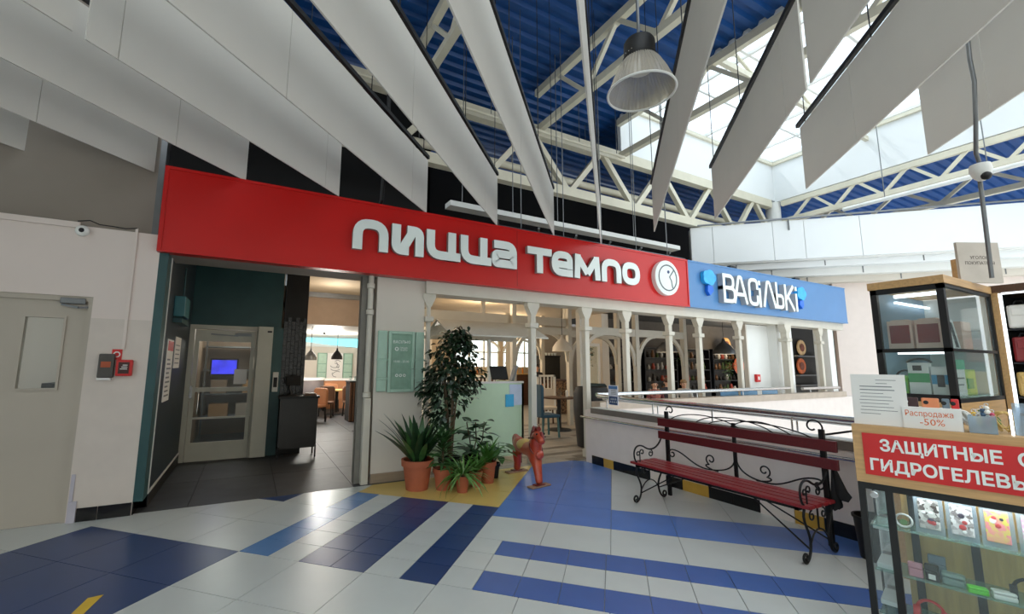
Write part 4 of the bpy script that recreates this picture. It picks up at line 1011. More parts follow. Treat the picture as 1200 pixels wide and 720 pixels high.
for k, u in enumerate((7.4, 8.1, 8.9)):
    tag(MB().box((u, 2.60, .97), (u + .6, 2.612, 1.06)).build('wind_guard', glass('blue_glass', (120, 180, 220), .4)), 'pale blue glass strip under the sill handrail, %s from the left' % ORD[k], 'glass', 'blue glass strips under the handrail')
t = thing('rail_card', 'blue and white plastic card hung on the corner of the handrail', 'card', (3.8, 2.0, 1.1))
MB().box((3.78, 1.90, .97), (3.787, 2.10, 1.275)).build('card', mat('card_white', (226, 228, 238), .4), t)
MB().box((3.776, 1.91, 1.215), (3.781, 2.09, 1.262)).build('band', mat('card_blue', (70, 116, 170), .4), t)
MB().box((3.776, 1.915, .975), (3.781, 2.085, 1.10)).build('label_plate', mat('card_navy', (28, 62, 112), .4), t)
for k, (z, w) in enumerate(((1.06, .1), (1.015, .12))):
    mb = MB(frame((3.775, 2.0, z), (0, -1, 0)))
    for q in range(4): stroke(mb, [(-w / 2 + q * w / 3, -.014), (-w / 2 + q * w / 3 + .008, .016), (-w / 2 + q * w / 3 + .018, -.012)], .006, 0, .001)
    mb.build('lettering', 'print_white', t)
for z in (1.195, 1.175, 1.155, 1.135): MB().box((3.777, 1.94, z), (3.781, 2.04, z + .006)).build('print_line', 'grey_metal', t)
# far diagonal balcony wall
def diag(k, a0, a1, z0, z1, th, name, m):
    """a wall on the line u + v = k, a measured along (1,-1)"""
    xf = Matrix.Translation((k / 2, k / 2, 0)) @ Matrix.Rotation(-PI / 4, 4, 'Z')
    return MB(xf).box((a0, 0, z0), (a1, th, z1)), xf
fa = sempty('wall_balcony', (13, 3, 5))
xf = Matrix.Translation((8.1, 8.1, 0)) @ Matrix.Rotation(-PI / 4, 4, 'Z')
a = 3.75
for k, w in enumerate((.62, 1.62, .8, 1.36, 2.7, 2.7, 2.7, 2.7)):
    MB(xf).box((a + .006, 0, 4.74), (a + w - .006, .1, 5.92)).build('panel', 'white_panel', fa); a += w
MB(xf).box((3.75, .06, 4.7), (a, .3, 5.9)).build('core', 'white_paint', fa)
for k, (off, z0, z1) in enumerate(((.22, 4.52, 4.72), (.45, 4.3, 4.52), (.7, 4.12, 4.3))):
    MB(xf).box((4.2, off, z0), (a, off + .5, z1)).build('step_band', ['white_panel', 'white_paint', 'wall_cream'][k], fa)
    for q in range(6): MB(xf).box((5 + q * 2.3 + k, off - .004, z0 + .03), (5.03 + q * 2.3 + k, off + .01, z1)).build('joint', 'grey_metal', fa)
struct(MB(xf).box((7.75, 1.0, -4), (a, 1.2, 4.2)).build('wall_right', mat('wall_rose', (230, 216, 208), .7, var=.02)))
t = thing('fascia_conduit', 'dark conduit running along the top of the white balcony fascia', 'pipe', (12, 4, 5.98))
MB(xf).tube([(3.7, -.03, 5.97), (a, -.03, 6.0)], .03, 8).build('conduit', 'grey_metal', t)
MB(xf).tube([(6.4, -.04, 5.97), (6.4, -.04, 5.62)], .02, 8).build('drop', 'grey_metal', t)

# ---------------------------------------------------------------- bench
t = thing('park_bench', 'red slatted bench with black wrought iron scroll frame against the parapet', 'bench', (3.0, -.2, 0))
BV0, BV1 = -1.10, .78
for k in range(4):
    u = 2.80 + k * .110
    MB().box((u, BV0, .425), (u + .088, BV1, .452)).build('seat_slat', 'bench_red', t, bev=.004)
for z0, z1 in ((.85, .945), (.70, .79)):
    MB().box((3.205, BV0 - .05, z0), (3.232, .70, z1)).build('back_slat', 'bench_dark', t, bev=.004)
for v, y in ((.60, 0), (-1.03, 0)): MB().box((3.235, v - .02, .05), (3.265, v + .02, 1.03)).build('back_post', 'iron', t)
MB().box((3.235, -.245, .43), (3.26, -.215, .99)).build('back_post', 'iron', t)
for v in (-1.0, -.23, .66): MB().box((2.80, v - .015, .40), (3.26, v + .015, .425)).build('seat_bearer', 'iron', t)
for u in (2.81, 3.20): MB().box((u - .01, BV0 + .08, .405), (u + .01, BV1 - .08, .424)).build('seat_rail', 'iron', t)
def ptube(pts2, fixed, ax, r=.008):
    P = [(fixed, p, q) if ax == 'u' else (p, fixed, q) for p, q in pts2]
    return MB().tube(P, r, 6)
def bez(p0, p1, p2, p3, n=12):
    return [tuple(p0[i] * (1 - s) ** 3 + 3 * p1[i] * s * (1 - s) ** 2 + 3 * p2[i] * s * s * (1 - s) + p3[i] * s ** 3 for i in (0, 1)) for s in [k / n for k in range(n + 1)]]
# top scrolls and arches (plane u = 3.25)
bs_ = .6
ptube(spiral((.545, 1.045), .055, .018, 0, 1.75 * PI, 18), 3.25, 'u').build('scroll', 'iron', t, smooth=60)
ptube([(-1.03, .98)] + spiral((-.965, 1.045), .075, .022, PI, -.7 * PI, 18), 3.25, 'u').build('scroll', 'iron', t, smooth=60)
for a0, a1, h in ((.53, -.28, .1), (.2, -.62, .105), (-.2, -.78, .1), (.05, -.95, .085)):
    ptube(bez((a0, .95), (a0 - .15, .96 + h), (a1 + .2, .96 + h), (a1, .945)), 3.25, 'u', .006).build('arch_rod', 'iron', t, smooth=60)
# scrolls under the back
for s, vp in ((1, .60), (-1, -1.03)):
    m0 = -.23

    pts = spiral((vp - s * .06, .54), .014, .05, PI / 2 - s * 2.2 * PI * 1, PI / 2, 20)
    pts += bez((vp - s * .06, .59), (vp - s * .22, .60), (vp - s * .32, .45), (vp - s * .50, .455))[1:]
    pts += bez((vp - s * .50, .455), (vp - s * .66, .46), (m0 + s * .04, .50), (m0 + s * .012, .60))[1:]
    ptube(pts, 3.248, 'u').build('scroll', 'iron', t, smooth=60)
    sp = spiral((m0 + s * .28, .565), .016, .06, -PI / 2 + s * 2.4 * PI, -PI / 2 + s * .35, 20)
    sp += bez(sp[-1], (m0 + s * .40, .50), (m0 + s * .3, .455), (m0 + s * .2, .455))[1:]
    ptube(sp, 3.25, 'u').build('scroll', 'iron', t, smooth=60)
# end frames: arms and scroll legs (planes v = const)
for v, m in ((.69, 'iron'), (-1.05, 'iron')):
    arm = spiral((2.835, .55), .03, .085, -.6 * PI, -2.0 * PI + .55 * PI, 16)
    arm = [(3.245, .70)] + bez((3.245, .70), (3.18, .58), (3.05, .56), (2.96, .61), 8)[1:] + bez((2.96, .61), (2.88, .66), (2.79, .65), (2.775, .56), 8)[1:] + bez((2.775, .56), (2.77, .50), (2.80, .455), (2.82, .45), 6)[1:]
    ptube(arm, v, 'v', .010).build('armrest', 'iron', t, smooth=60)
    ptube(spiral((3.05, .535), .012, .04, 0, 2.4 * PI), v, 'v', .007).build('scroll', 'iron', t, smooth=60)
    ptube([(2.87, .45)] + spiral((2.905, .56), .036, .012, PI, -.9 * PI), v, 'v', .007).build('scroll', 'iron', t, smooth=60)
    ptube([(2.87, .45)] + spiral((2.84, .545), .03, .012, 0, 1.9 * PI), v, 'v', .007).build('scroll', 'iron', t, smooth=60)
    leg = bez((2.82, .42), (2.75, .32), (2.90, .24), (2.87, .12), 10) + bez((2.87, .12), (2.86, .03), (2.77, -.03), (2.75, .045), 8)[1:] + spiral((2.785, .05), .035, .014, PI, -.6 * PI, 12)[1:]
    ptube(leg, v, 'v', .011).build('leg', 'iron', t, smooth=60)
    leg = bez((3.24, .42), (3.30, .32), (3.12, .24), (3.17, .11), 10) + bez((3.17, .11), (3.19, .02), (3.28, -.02), (3.295, .05), 8)[1:] + spiral((3.26, .05), .035, .014, 0, 1.6 * PI, 12)[1:]
    ptube(leg, v, 'v', .011).build('leg', 'iron', t, smooth=60)
    ptube(bez((2.86, .11), (2.95, .28), (3.09, .28), (3.18, .11), 12), v, 'v', .007).build('leg_tie', 'iron', t, smooth=60)
    for c, s in (((2.93, .35), 1), ((3.11, .35), -1)):
        ptube(spiral(c, .045, .012, PI / 2, PI / 2 + s * 2.2 * PI), v, 'v', .007).build('scroll', 'iron', t, smooth=60)
    ptube([(3.02, .42), (3.02, .235)], v, 'v', .008).build('leg_tie', 'iron', t)
for v0, v1 in ((-1.05, -.50), (.69, .22)):
    MB().tube([(2.86, v0, .10), (2.95, v1, .415)], .007, 6).tube([(3.16, v0, .13), (3.08, v1 + (.12 if v1 < 0 else -.12), .415)], .007, 6).build('brace', 'iron', t)
MB().ball((3.2, -.05, .90), .014, 8).build('knob', 'bench_dark', t)
# black cloth tied on the right post
mat('cloth_black', (20, 20, 22), .9)
t = thing('tied_cloth', 'black cloth bow hanging from the right back post of the bench', 'cloth', (3.27, -1.08, .6))
mb = MB()
for (dv, z0, z1, w) in ((-.03, .74, .47, .10), (.0, .74, .38, .08)):
    vs = []; 
    for k in range(6):
        s = k / 5; ww = .02 + w * s ** 1.3
        for q in range(8):
            a = 2 * PI * q / 8; vs.append((3.285 + .02 * math.cos(a) * (1 + s), -1.075 + dv * s * 2 + ww / 2 * math.sin(a), z0 + (z1 - z0) * s - (.03 * math.cos(2 * a + dv * 30) if k == 5 else 0)))
    mb.add(vs, [(k * 8 + q, k * 8 + (q + 1) % 8, k * 8 + 8 + (q + 1) % 8, k * 8 + 8 + q) for k in range(5) for q in range(8)])
mb.build('drape', 'cloth_black', t, smooth=60)
MB().ball((3.29, -1.075, .74), .035, 10, (1, 1.3, .9)).build('knot', 'cloth_black', t, smooth=60)
t = thing('waste_bin', 'black plastic bin between the bench and the sales counter', 'bin', (3.43, -1.27, 0))
MB().lathe([(.11, 0), (.135, .32), (.145, .32), (.145, .34), (.13, .34), (.10, .02)], (3.43, -1.27, 0), 20, cap=False).build('bucket', 'black', t, smooth=40); MB().lathe([(.11, .0), (.11, .01)], (3.43, -1.27, .0), 20).build('bottom', 'black', t)

# ---------------------------------------------------------------- plants
def leafmesh(name, L, w, m, bend=.5, fold=.15, n=5, mid=.45):
    vs = []; fs = []
    for k in range(n + 1):
        s = k / n; ww = w / 2 * math.sin(PI * min(1, (s ** mid) if s < 1 else 1)) if False else w / 2 * max(.04, math.sin(PI * (s ** (.7 if mid < .5 else 1.0)) * .98 + .03))
        x = L * (math.sin(bend * s) / bend if bend else s); z = L * (math.cos(bend * s) - 1) / bend if bend else 0
        vs += [(x, -ww, z + fold * ww), (x, 0, z), (x, ww, z + fold * ww)]
    for k in range(n):
        a = k * 3; fs += [(a, a + 3, a + 4, a + 1), (a + 1, a + 4, a + 5, a + 2)]
    me = bpy.data.meshes.new(name); me.from_pydata(vs, [], fs); me.update()
    me.polygons.foreach_set('use_smooth', [True] * len(me.polygons)); me.materials.append(MATS[m])
    return me
def put_leaf(me, parent, p, az, el, roll=0., sc=1.):
    o = bpy.data.objects.new('leaf', me); COL.objects.link(o); o.parent = parent
    mw = Matrix.Translation(p) @ Matrix.Rotation(az, 4, 'Z') @ Matrix.Rotation(-el, 4, 'Y') @ Matrix.Rotation(roll, 4, 'X') @ Matrix.Scale(sc, 4)
    o.matrix_local = PM[parent.name].inverted() @ mw
    return o
def pot(t, u, v, r, h, m='terracotta'):
    MB().lathe([(r * .68, 0), (r * .9, h * .80), (r, h * .80), (r * 1.02, h), (r * .9, h), (r * .86, h * .85), (.01, h * .85)], (u, v, 0), 28, cap=False).build('pot', m, t, smooth=35)
    MB().lathe([(r * .87, h * .86), (.001, h * .9)], (u, v, 0), 20, cap=False).build('soil', 'soil', t)
mat('leaf_dark', (34, 62, 36), .35, var=.3, scale=14); mat('leaf_mid', (58, 98, 50), .4, var=.3, scale=14); mat('leaf_light', (110, 150, 80), .45, var=.3, scale=20); mat('leaf_fern', (76, 122, 50), .45, var=.25, scale=14); mat('leaf_ficus', (30, 52, 32), .3, var=.35, scale=20)
mat('stem', (92, 76, 56), .8)
asp_l = leafmesh('leaf', .64, .105, 'leaf_dark', .45); asp_m = leafmesh('leaf', .60, .10, 'leaf_mid', .5)
t = thing('potted_plant', 'big terracotta pot of long upright dark leaves by the cream wall', 'plant', (.70, 2.38, 0))
pot(t, .70, 2.36, .205, .37)
for k in range(40):
    az = k * 2.4; el = 1.55 - .60 * (k / 40) - R.uniform(0, .1)
    put_leaf(asp_l if k % 3 else asp_m, t, (.70 + .07 * math.cos(az), 2.36 + .07 * math.sin(az), .33), az, el, R.uniform(-.6, .6), R.uniform(.8, 1.15))
dr = leafmesh('leaf', .36, .06, 'leaf_mid', .9)
t = thing('potted_plant', 'terracotta pot of narrow arching leaves, second from the cream wall', 'plant', (.99, 2.2, 0))
pot(t, .99, 2.2, .13, .26)
MB().tube([(.99, 2.2, .22), (.98, 2.2, .4), (.99, 2.2, .58)], .014, 7).build('stem', 'stem', t)
for k in range(54):
    az = k * 2.4; z = .28 + .34 * (k / 54)
    put_leaf(dr, t, (.985, 2.2, z), az, .15 + 1.0 * (k / 54), R.uniform(-.5, .5), R.uniform(.75, 1.1))
sp = leafmesh('leaf', .42, .026, 'leaf_light', 1.35); sp2 = leafmesh('leaf', .40, .024, 'leaf_fern', 1.3)
t = thing('potted_plant', 'small pot of striped arching spider plant leaves in front', 'plant', (1.16, 1.98, 0))
pot(t, 1.16, 1.98, .095, .2)
for k in range(90):
    az = k * 2.4 + R.uniform(-.2, .2)
    put_leaf(sp if k % 2 else sp2, t, (1.16 + .03 * math.cos(az), 1.98 + .03 * math.sin(az), .2), az, R.uniform(-.1, 1.35), R.uniform(-.4, .4), R.uniform(.65, 1.1))
fe = leafmesh('leaf', .34, .05, 'leaf_fern', .7)
t = thing('potted_plant', 'small terracotta pot with pale green upright leaves, right of the spider plant', 'plant', (1.42, 2.1, 0))
pot(t, 1.42, 2.11, .085, .20)
for k in range(26):
    az = k * 2.4; put_leaf(fe, t, (1.42, 2.11, .18), az, 1.4 - .8 * (k / 26), R.uniform(-.4, .4), R.uniform(.7, 1.0))
t = thing('potted_plant', 'terracotta pot of bright green upright strap leaves, rightmost of the group', 'plant', (1.66, 2.22, 0))
pot(t, 1.66, 2.23, .12, .28)
fe2 = leafmesh('leaf', .42, .055, 'leaf_fern', .8)
for k in range(34):
    az = k * 2.4; put_leaf(fe2, t, (1.66, 2.23, .25), az, 1.4 - .95 * (k / 34), R.uniform(-.4, .4), R.uniform(.7, 1.05))
br = leafmesh('leaf', .16, .11, 'leaf_mid', .7)
t = thing('potted_plant', 'low plant of broad drooping leaves on thin stalks beside the rocking horse', 'plant', (1.88, 2.36, 0))
pot(t, 1.86, 2.42, .10, .2, 'dark_metal')
for k in range(14):
    az = k * 2.4 - .6; r = R.uniform(.08, .26); z = R.uniform(.3, .5); p = (1.88 + r * math.cos(az), 2.38 + r * math.sin(az) * .8, z)
    MB().tube([(1.86, 2.42, .18), ((1.86 + p[0]) / 2, (2.42 + p[1]) / 2, z), p], .004, 5).build('stalk', 'leaf_mid', t)
    put_leaf(br, t, p, az, -.1, R.uniform(-.3, .3), R.uniform(.9, 1.4))
ru = leafmesh('leaf', .19, .13, 'leaf_dark', .5)
t = thing('potted_plant', 'rubber plant with big round dark leaves before the mint glass', 'plant', (1.62, 2.52, 0))
pot(t, 1.60, 2.60, .13, .3, 'dark_metal')
for s in range(3): MB().tube([(1.60, 2.60, .25), (1.55 + .1 * s, 2.55, .5), (1.48 + .14 * s, 2.52, .76)], .008, 6).build('stem', 'stem', t)
for k in range(46):
    az = k * 2.4; z = .32 + .48 * (k / 46); b = 1.48 + .14 * (k % 3)
    put_leaf(ru, t, (b + .05 * math.cos(az), 2.53 + .04 * math.sin(az), z), az, R.uniform(-.1, .7), R.uniform(-.4, .4), R.uniform(.8, 1.15))
t = thing('ficus_tree', 'tall dark green ficus tree standing behind the small pots', 'tree', (1.22, 2.48, 0))
pot(t, 1.22, 2.5, .16, .32, 'dark_metal')
trunk = MB()
tips = []
for k in range(7):
    a = k * .9; p = [(1.22 + .02 * math.cos(a), 2.5 + .02 * math.sin(a), .28)]
    for s in range(1, 6):
        q = s / 5; p.append((1.22 + (.03 + .2 * q * q) * math.cos(a), 2.5 + (.03 + .14 * q * q) * math.sin(a), .28 + (1.55 - .12 * (k % 3)) * q))
    trunk.tube(p, [.016 - .002 * s for s in range(6)], 6)
    tips += p[2:]
trunk.tube([(1.22, 2.5, .28), (1.24, 2.48, 1.0), (1.27, 2.45, 1.95)], [.022, .016, .006], 7)
trunk.build('trunk', 'stem', t, smooth=60)
fo = MB()
def fleaf(p, az, el, L, w):
    X = Matrix.Translation(p) @ Matrix.Rotation(az, 4, 'Z') @ Matrix.Rotation(-el, 4, 'Y') @ Matrix.Rotation(R.uniform(-.5, .5), 4, 'X')
    vs = [(0, 0, 0), (L * .35, w / 2, .006), (L * .7, w * .36, 0), (L, 0, -.015), (L * .7, -w * .36, 0), (L * .35, -w / 2, .006)]
    fo.add([tuple(X @ Vector(q)) for q in vs], [(0, 5, 1), (1, 5, 4, 2), (2, 4, 3)])
def crown(z):
    T_ = [(.82, .16), (1.0, .30), (1.25, .38), (1.5, .37), (1.7, .27), (1.88, .16), (2.05, .03)]
    for (a, ra), (b, rb) in zip(T_, T_[1:]):
        if z <= b: return ra + (rb - ra) * max(0, z - a) / (b - a)
    return .03
for k in range(105):
    z = .86 + 1.17 * R.random() ** .95; a = R.uniform(0, 2 * PI); r = crown(z) * R.uniform(.35, 1.0) ** .6
    c0 = (1.14 + (z - .8) * .13 + r * math.cos(a), 2.48 + r * math.sin(a) * .75, z)
    for q in range(15):
        d = [R.gauss(0, .055) for _ in range(3)]
        az = a + R.uniform(-1.1, 1.1)
        fleaf((c0[0] + d[0], c0[1] + d[1], c0[2] + d[2]), az, R.uniform(-1.1, .1), R.uniform(.085, .125), R.uniform(.042, .06))
stuff(fo.build('foliage', 'leaf_ficus', t))

# ---------------------------------------------------------------- rocking horse
def skin_body(name, joints, edges, root, parent, m, sub=2):
    me = bpy.data.meshes.new(name)
    inv = PM[parent.name].inverted()
    me.from_pydata([tuple(inv @ Vector(j[:3])) for j in joints], edges, []); me.update()
    o = bpy.data.objects.new(name, me); COL.objects.link(o); o.parent = parent; PM[o.name] = PM[parent.name].copy()
    o.modifiers.new('skin', 'SKIN').use_smooth_shade = True
    for k, j in enumerate(joints):
        sv = me.skin_vertices[0].data[k]; r = j[3]; sv.radius = r if isinstance(r, tuple) else (r, r); sv.use_root = (k == root)
    md = o.modifiers.new('sub', 'SUBSURF'); md.levels = sub; md.render_levels = sub
    me.materials.append(MATS[m])
    return o
def bake(o):
    """replace a skinned skeleton by its finished surface"""
    bpy.context.view_layer.update()
    me = bpy.data.meshes.new_from_object(o.evaluated_get(bpy.context.evaluated_depsgraph_get()))
    o.modifiers.clear(); o.data = me
    return o
mat('horse_orange', (196, 84, 52), .3, rgb2=(168, 50, 40), scale=3.5, coat=.4); mat('horse_red', (118, 36, 32), .35, var=.15, coat=.3); mat('saddle_yellow', (204, 172, 104), .45, var=.1)
t = thing('rocking_horse', 'worn red and orange rocking horse on flat brown boards by the plants', 'toy horse', (2.25, 2.1, 0))
hx = lambda s: 2.166 + (2.33 - 2.166) * s       # s = 0 front foot .. 1 rear foot
hy = lambda s: 1.741 + .80 * s
J = [(hx(.62), hy(.62), .40, (.105, .10)), (hx(.30), hy(.30), .43, (.095, .11)), (hx(.16), hy(.16), .42, (.085, .095)), (hx(.11), hy(.11), .54, (.082, .095)), (hx(.08), hy(.08), .65, (.078, .085)), (hx(0) - .01, hy(-.02), .65, (.068, .07)), (hx(-.1) - .02, hy(-.16), .57, (.048, .048)),
     (hx(.10), hy(.10), .28, (.075, .075)), (hx(.04), hy(.04), .15, (.055, .055)), (hx(.0), hy(.0), .03, (.05, .05)),
     (hx(.90), hy(.90), .43, (.09, .10)), (hx(.98), hy(.98), .27, (.075, .075)), (hx(.96), hy(.96), .14, (.055, .055)), (hx(1.0), hy(1.0), .03, (.055, .055)),
     (hx(1.04), hy(1.04), .52, (.035, .04)), (hx(1.1), hy(1.1), .50, (.04, .045)), (hx(1.13), hy(1.13), .36, (.03, .03))]
E_ = [(0, 1), (1, 2), (2, 3), (3, 4), (4, 5), (5, 6), (2, 7), (7, 8), (8, 9), (0, 10), (10, 11), (11, 12), (12, 13), (10, 14), (14, 15), (15, 16)]
bake(skin_body('body', J, E_, 0, t, 'horse_orange'))
for s in (-1, 1):
    MB().lathe([(.022, 0), (.018, .04), (.002, .075)], (hx(.1) + s * .045, hy(.1), .70), 8).build('ear', 'horse_red', t, smooth=60)
    MB().ball((hx(-.0) + s * .058, hy(-.04), .675), .015, 8).build('eye', 'black', t, smooth=60)
    MB().tube([(hx(.03) + s * .02, hy(.06), .62), (hx(.03) + s * .14, hy(.06), .62)], .011, 8).build('handle', 'dark_wood', t)
MB().tube([(hx(.08), hy(.02), .73), (hx(.14), hy(.16), .72), (hx(.2), hy(.24), .62), (hx(.24), hy(.28), .53)], [.032, .042, .04, .025], 10).build('mane', 'horse_red', t, smooth=60)
MB().tube([(hx(.0), hy(-.06), .70), (hx(-.06), hy(-.10), .655), (hx(-.1), hy(-.17), .60)], [.02, .03, .014], 8).build('forelock', 'horse_red', t, smooth=60)
MB().ball((hx(.58), hy(.58), .45), .115, 14, (1.02, 1.35, .75)).build('saddle', 'saddle_yellow', t, smooth=60)
MB(Matrix.Translation((hx(.16), hy(.14), .47)) @ Matrix.Rotation(.9, 4, 'X')).lathe([(.115, -.012), (.118, 0), (.115, .012)], n=20, cap=False, sx=.82).build('strap', 'horse_red', t, smooth=60, solid=.01)
MB().ball((hx(.06), hy(.0), .40), .06, 12, (1.1, .6, 1)).build('chest_pad', 'horse_orange', t, smooth=60)
for s, w, nm in ((0., .34, 0), (1., .36, 1)):
    X = at(hx(s), hy(s), 0, .15 - .05 * s)
    MB(X).box((-w / 2, -.05, 0), (w / 2, .06, .022)).build('board', mat('horse_board', (150, 116, 92), .6, kind='grain', var=.15), t, bev=.006)
    MB(X).box((-.08, -.04, .022), (.08, .05, .036)).build('foot_block', 'horse_red', t, bev=.006)

# ---------------------------------------------------------------- pendant lamp and ceiling camera
t = thing('high_bay_lamp', 'big industrial pendant lamp with ribbed clear bell and black housing', 'lamp', (1.287, -.911, 3.72))
c = (1.265, -.925, 3.70)
prof = [(.252, 0), (.252, .012), (.235, .06), (.20, .15), (.155, .24), (.13, .275)]
ribs = 48
vs = []; fs = []
for r, z in prof:
    for k in range(ribs * 2):
        a = PI * k / ribs; rr = r - (.006 if k % 2 else 0); vs.append((c[0] + rr * math.cos(a), c[1] + rr * math.sin(a), c[2] + z))
n2 = ribs * 2
fs = [(i * n2 + k, i * n2 + (k + 1) % n2, (i + 1) * n2 + (k + 1) % n2, (i + 1) * n2 + k) for i in range(len(prof) - 1) for k in range(n2)]
MB().add(vs, fs).build('bell', glass('ribbed_bell', (216, 208, 194), .5, .15), t)
MB().tube([(c[0] + .252 * math.cos(a * PI / 24), c[1] + .252 * math.sin(a * PI / 24), c[2] + .005) for a in range(48)], .009, 8, closed=True).build('rim', 'white_paint', t, smooth=60)
MB().lathe([(.128, .262), (.132, .29), (.118, .30), (.118, .42), (.105, .445), (.03, .455), (.02, .46)], c, 28).build('housing', 'black', t, smooth=35)
MB().lathe([(.10, .20), (.115, .262)], c, 20).build('lamp_plate', mat('lamp_plate', (196, 194, 188), .4), t)
MB().tube([(c[0], c[1], c[2] + .45), (c[0], c[1], 8.4)], .012, 8).build('rod', 'grey_metal', t)
for k in range(3): MB().ball((c[0] - .117, c[1] - .03 + .03 * k, c[2] + .32), .006, 6).build('screw', 'chrome', t)
t = thing('ceiling_camera', 'white dome camera on a pole above the phone kiosk', 'camera', (3.70, -2.09, 3.1))
MB().lathe([(.025, .09), (.058, .08), (.066, .03), (.055, 0), (.043, -.03), (.024, -.05), (.001, -.055)], (3.70, -2.09, 3.10), 20, cap=False).build('housing', 'white_paint', t, smooth=50)
MB().ball((3.67, -2.12, 3.07), .032, 12).build('lens', 'black', t, smooth=60)
MB().tube([(3.74, -2.07, 3.08), (3.76, -2.05, 2.28)], .014, 8).build('pole', 'grey_metal', t)
MB().tube([(3.69, -2.09, 3.2), (3.655, -2.088, 3.27), (3.57, -2.13, 3.5), (3.535, -2.16, 3.8), (3.56, -2.15, 4.0), (3.54, -2.16, 4.2), (3.54, -2.16, 4.9)], .014, 8).build('cable', 'grey_metal', t, smooth=60)

# ---------------------------------------------------------------- sales counter in front
KX = Matrix.Translation((1.992, -1.766, 0)) @ Matrix(((.2331, .9725, 0), (-.9725, .2331, 0), (0, 0, 1))).to_4x4()
KL, KD = 1.75, .5
t = thing('sales_counter', 'glazed phone accessory counter with a red sign on its wooden fascia', 'counter', mw=KX)
B = lambda *bx: (lambda mb: [mb.box(a, b) for a, b in bx] and mb)(MB(KX))
B(((0, -.015, .905), (KL, .02, 1.238))).build('fascia', 'board_wood', t)
B(((-.0, .02, 1.215), (KL, KD, 1.238))).build('top', 'board_wood', t)
B(((-.0, .02, .905), (.02, KD, 1.215))).build('side_board', 'board_wood', t)
B(((0, 0, .865), (KL, .03, .905)), ((0, 0, 0), (.03, .03, .865)), ((.117, 0, 0), (.150, .03, .865)), ((.86, 0, 0), (.89, .03, .865)), ((KL - .03, 0, 0), (KL, .03, .865)), ((0, 0, .0), (KL, .03, .06)), ((0, KD - .03, 0), (.03, KD, .9))).build('frame', 'black', t)
B(((.15, .31, .03), (KL, .33, .9))).build('back_panel', 'gold_wood', t)
for a in (.18, .42, .72, 1.1): B(((a, .295, .03), (a + .035, .309, .88))).build('shelf_track', 'dark_metal', t)
B(((.03, .01, .06), (.117, .014, .865))).build('door_pane', 'pane_clear', t); B(((.15, .01, .06), (.86, .014, .865))).build('front_pane', 'pane_clear', t); B(((.89, .01, .06), (KL - .03, .014, .865))).build('front_pane', 'pane_clear', t)
for z in (.645, .395, .16):
    B(((.03, .06, z), (KL - .03, .29, z + .008))).build('glass_shelf', glass('shelf_glass', (170, 210, 200), .25), t)
B(((.03, .33, .06), (.117, .34, .9))).build('mirror', 'chrome', t)
for z in (.62, .40, .2): B(((.035, .1, z), (.112, .3, z + .025))).build('side_shelf', 'white_panel', t)
MB(KX @ Matrix.Translation((.07, -.002, .84)) @ Matrix.Rotation(PI / 2, 4, 'X')).lathe([(.02, 0), (.02, .012), (.013, .014)], n=16).build('lock', 'chrome', t)
mat('led', (240, 246, 255), .4, emit=3)
B(((.16, .05, .880), (KL - .05, .08, .893))).build('led_strip', mat('led_bright', (240, 246, 255), .4, emit=16), t)
B(((.045, -.022, .954), (KL - .05, -.015, 1.192))).build('sign_plate', 'bright_red', t)
S_ = lambda x, z: KX @ Matrix.Translation((x, -.0225, z)) @ Matrix.Rotation(PI / 2, 4, 'X')
text('ЗАЩИТНЫЕ  СТ', .088, S_(.118, 1.099), 'print_white', 'lettering', t, .003, 'LEFT', .0025, .90)
text('ГИДРОГЕЛЕВЫЕ', .088, S_(.066, .985), 'print_white', 'lettering', t, .003, 'LEFT', .0025, .90)
# cases standing on the top shelf of the counter
CASE = [(.28, 'dark floral phone case pack, first on the top shelf of the counter', [(60, 44, 40), (214, 210, 204)]), (.405, 'grey speckled phone case pack, second on the top shelf', [(120, 110, 108), (230, 226, 226)]), (.53, 'yellow and pink phone case pack, third on the top shelf', [(216, 206, 90), (238, 140, 150)]), (.655, 'pink phone case pack, fourth on the top shelf at the frame edge', [(232, 150, 196), (240, 220, 236)])]
for k, (x, lab, cols) in enumerate(CASE):
    q = thing('phone_case_pack', lab, 'phone case', mw=KX @ Matrix.Translation((x, .1, .653)) @ Matrix.Rotation(-.12, 4, 'X'), group='packs on the counter top shelf')
    X = PM[q.name]
    MB(X).box((-.058, 0, 0), (.058, .025, .195)).build('pack', glass('pack_clear', (206, 222, 234), .3), q)
    MB(X).box((-.042, -.006, .025), (.042, .004, .18)).build('case', mat('case%d' % k, cols[0], .4, rgb2=cols[1], kind='cells', scale=60), q, bev=.004)
    for w in range(5):
        MB(X @ Matrix.Translation((R.uniform(-.022, .022), -.007, R.uniform(.045, .15))) @ Matrix.Rotation(PI / 2, 4, 'X')).lathe([(R.uniform(.007, .015), 0), (.006, .002)], n=10).build('motif', mat('motif_a%d' % (w % 3), [(240, 238, 236), (200, 60, 60), (60, 50, 70)][w % 3], .5), q)
q = thing('cable_coil', 'white coiled cable in a round pack at the left of the top shelf', 'cable', mw=KX @ Matrix.Translation((.175, .09, .655)))
X = PM[q.name]
MB(X).tube([(.035 * math.cos(a * .5), .0 + .004 * (a % 3), .045 + .035 * math.sin(a * .5)) for a in range(40)], .005, 5).build('coil', 'white_paint', q, smooth=60)
MB(X @ Matrix.Translation((.0, -.01, .04)) @ Matrix.Rotation(PI / 2, 4, 'X')).lathe([(.016, 0), (.016, .004)], n=14).build('label_disc', 'leaf_light', q)
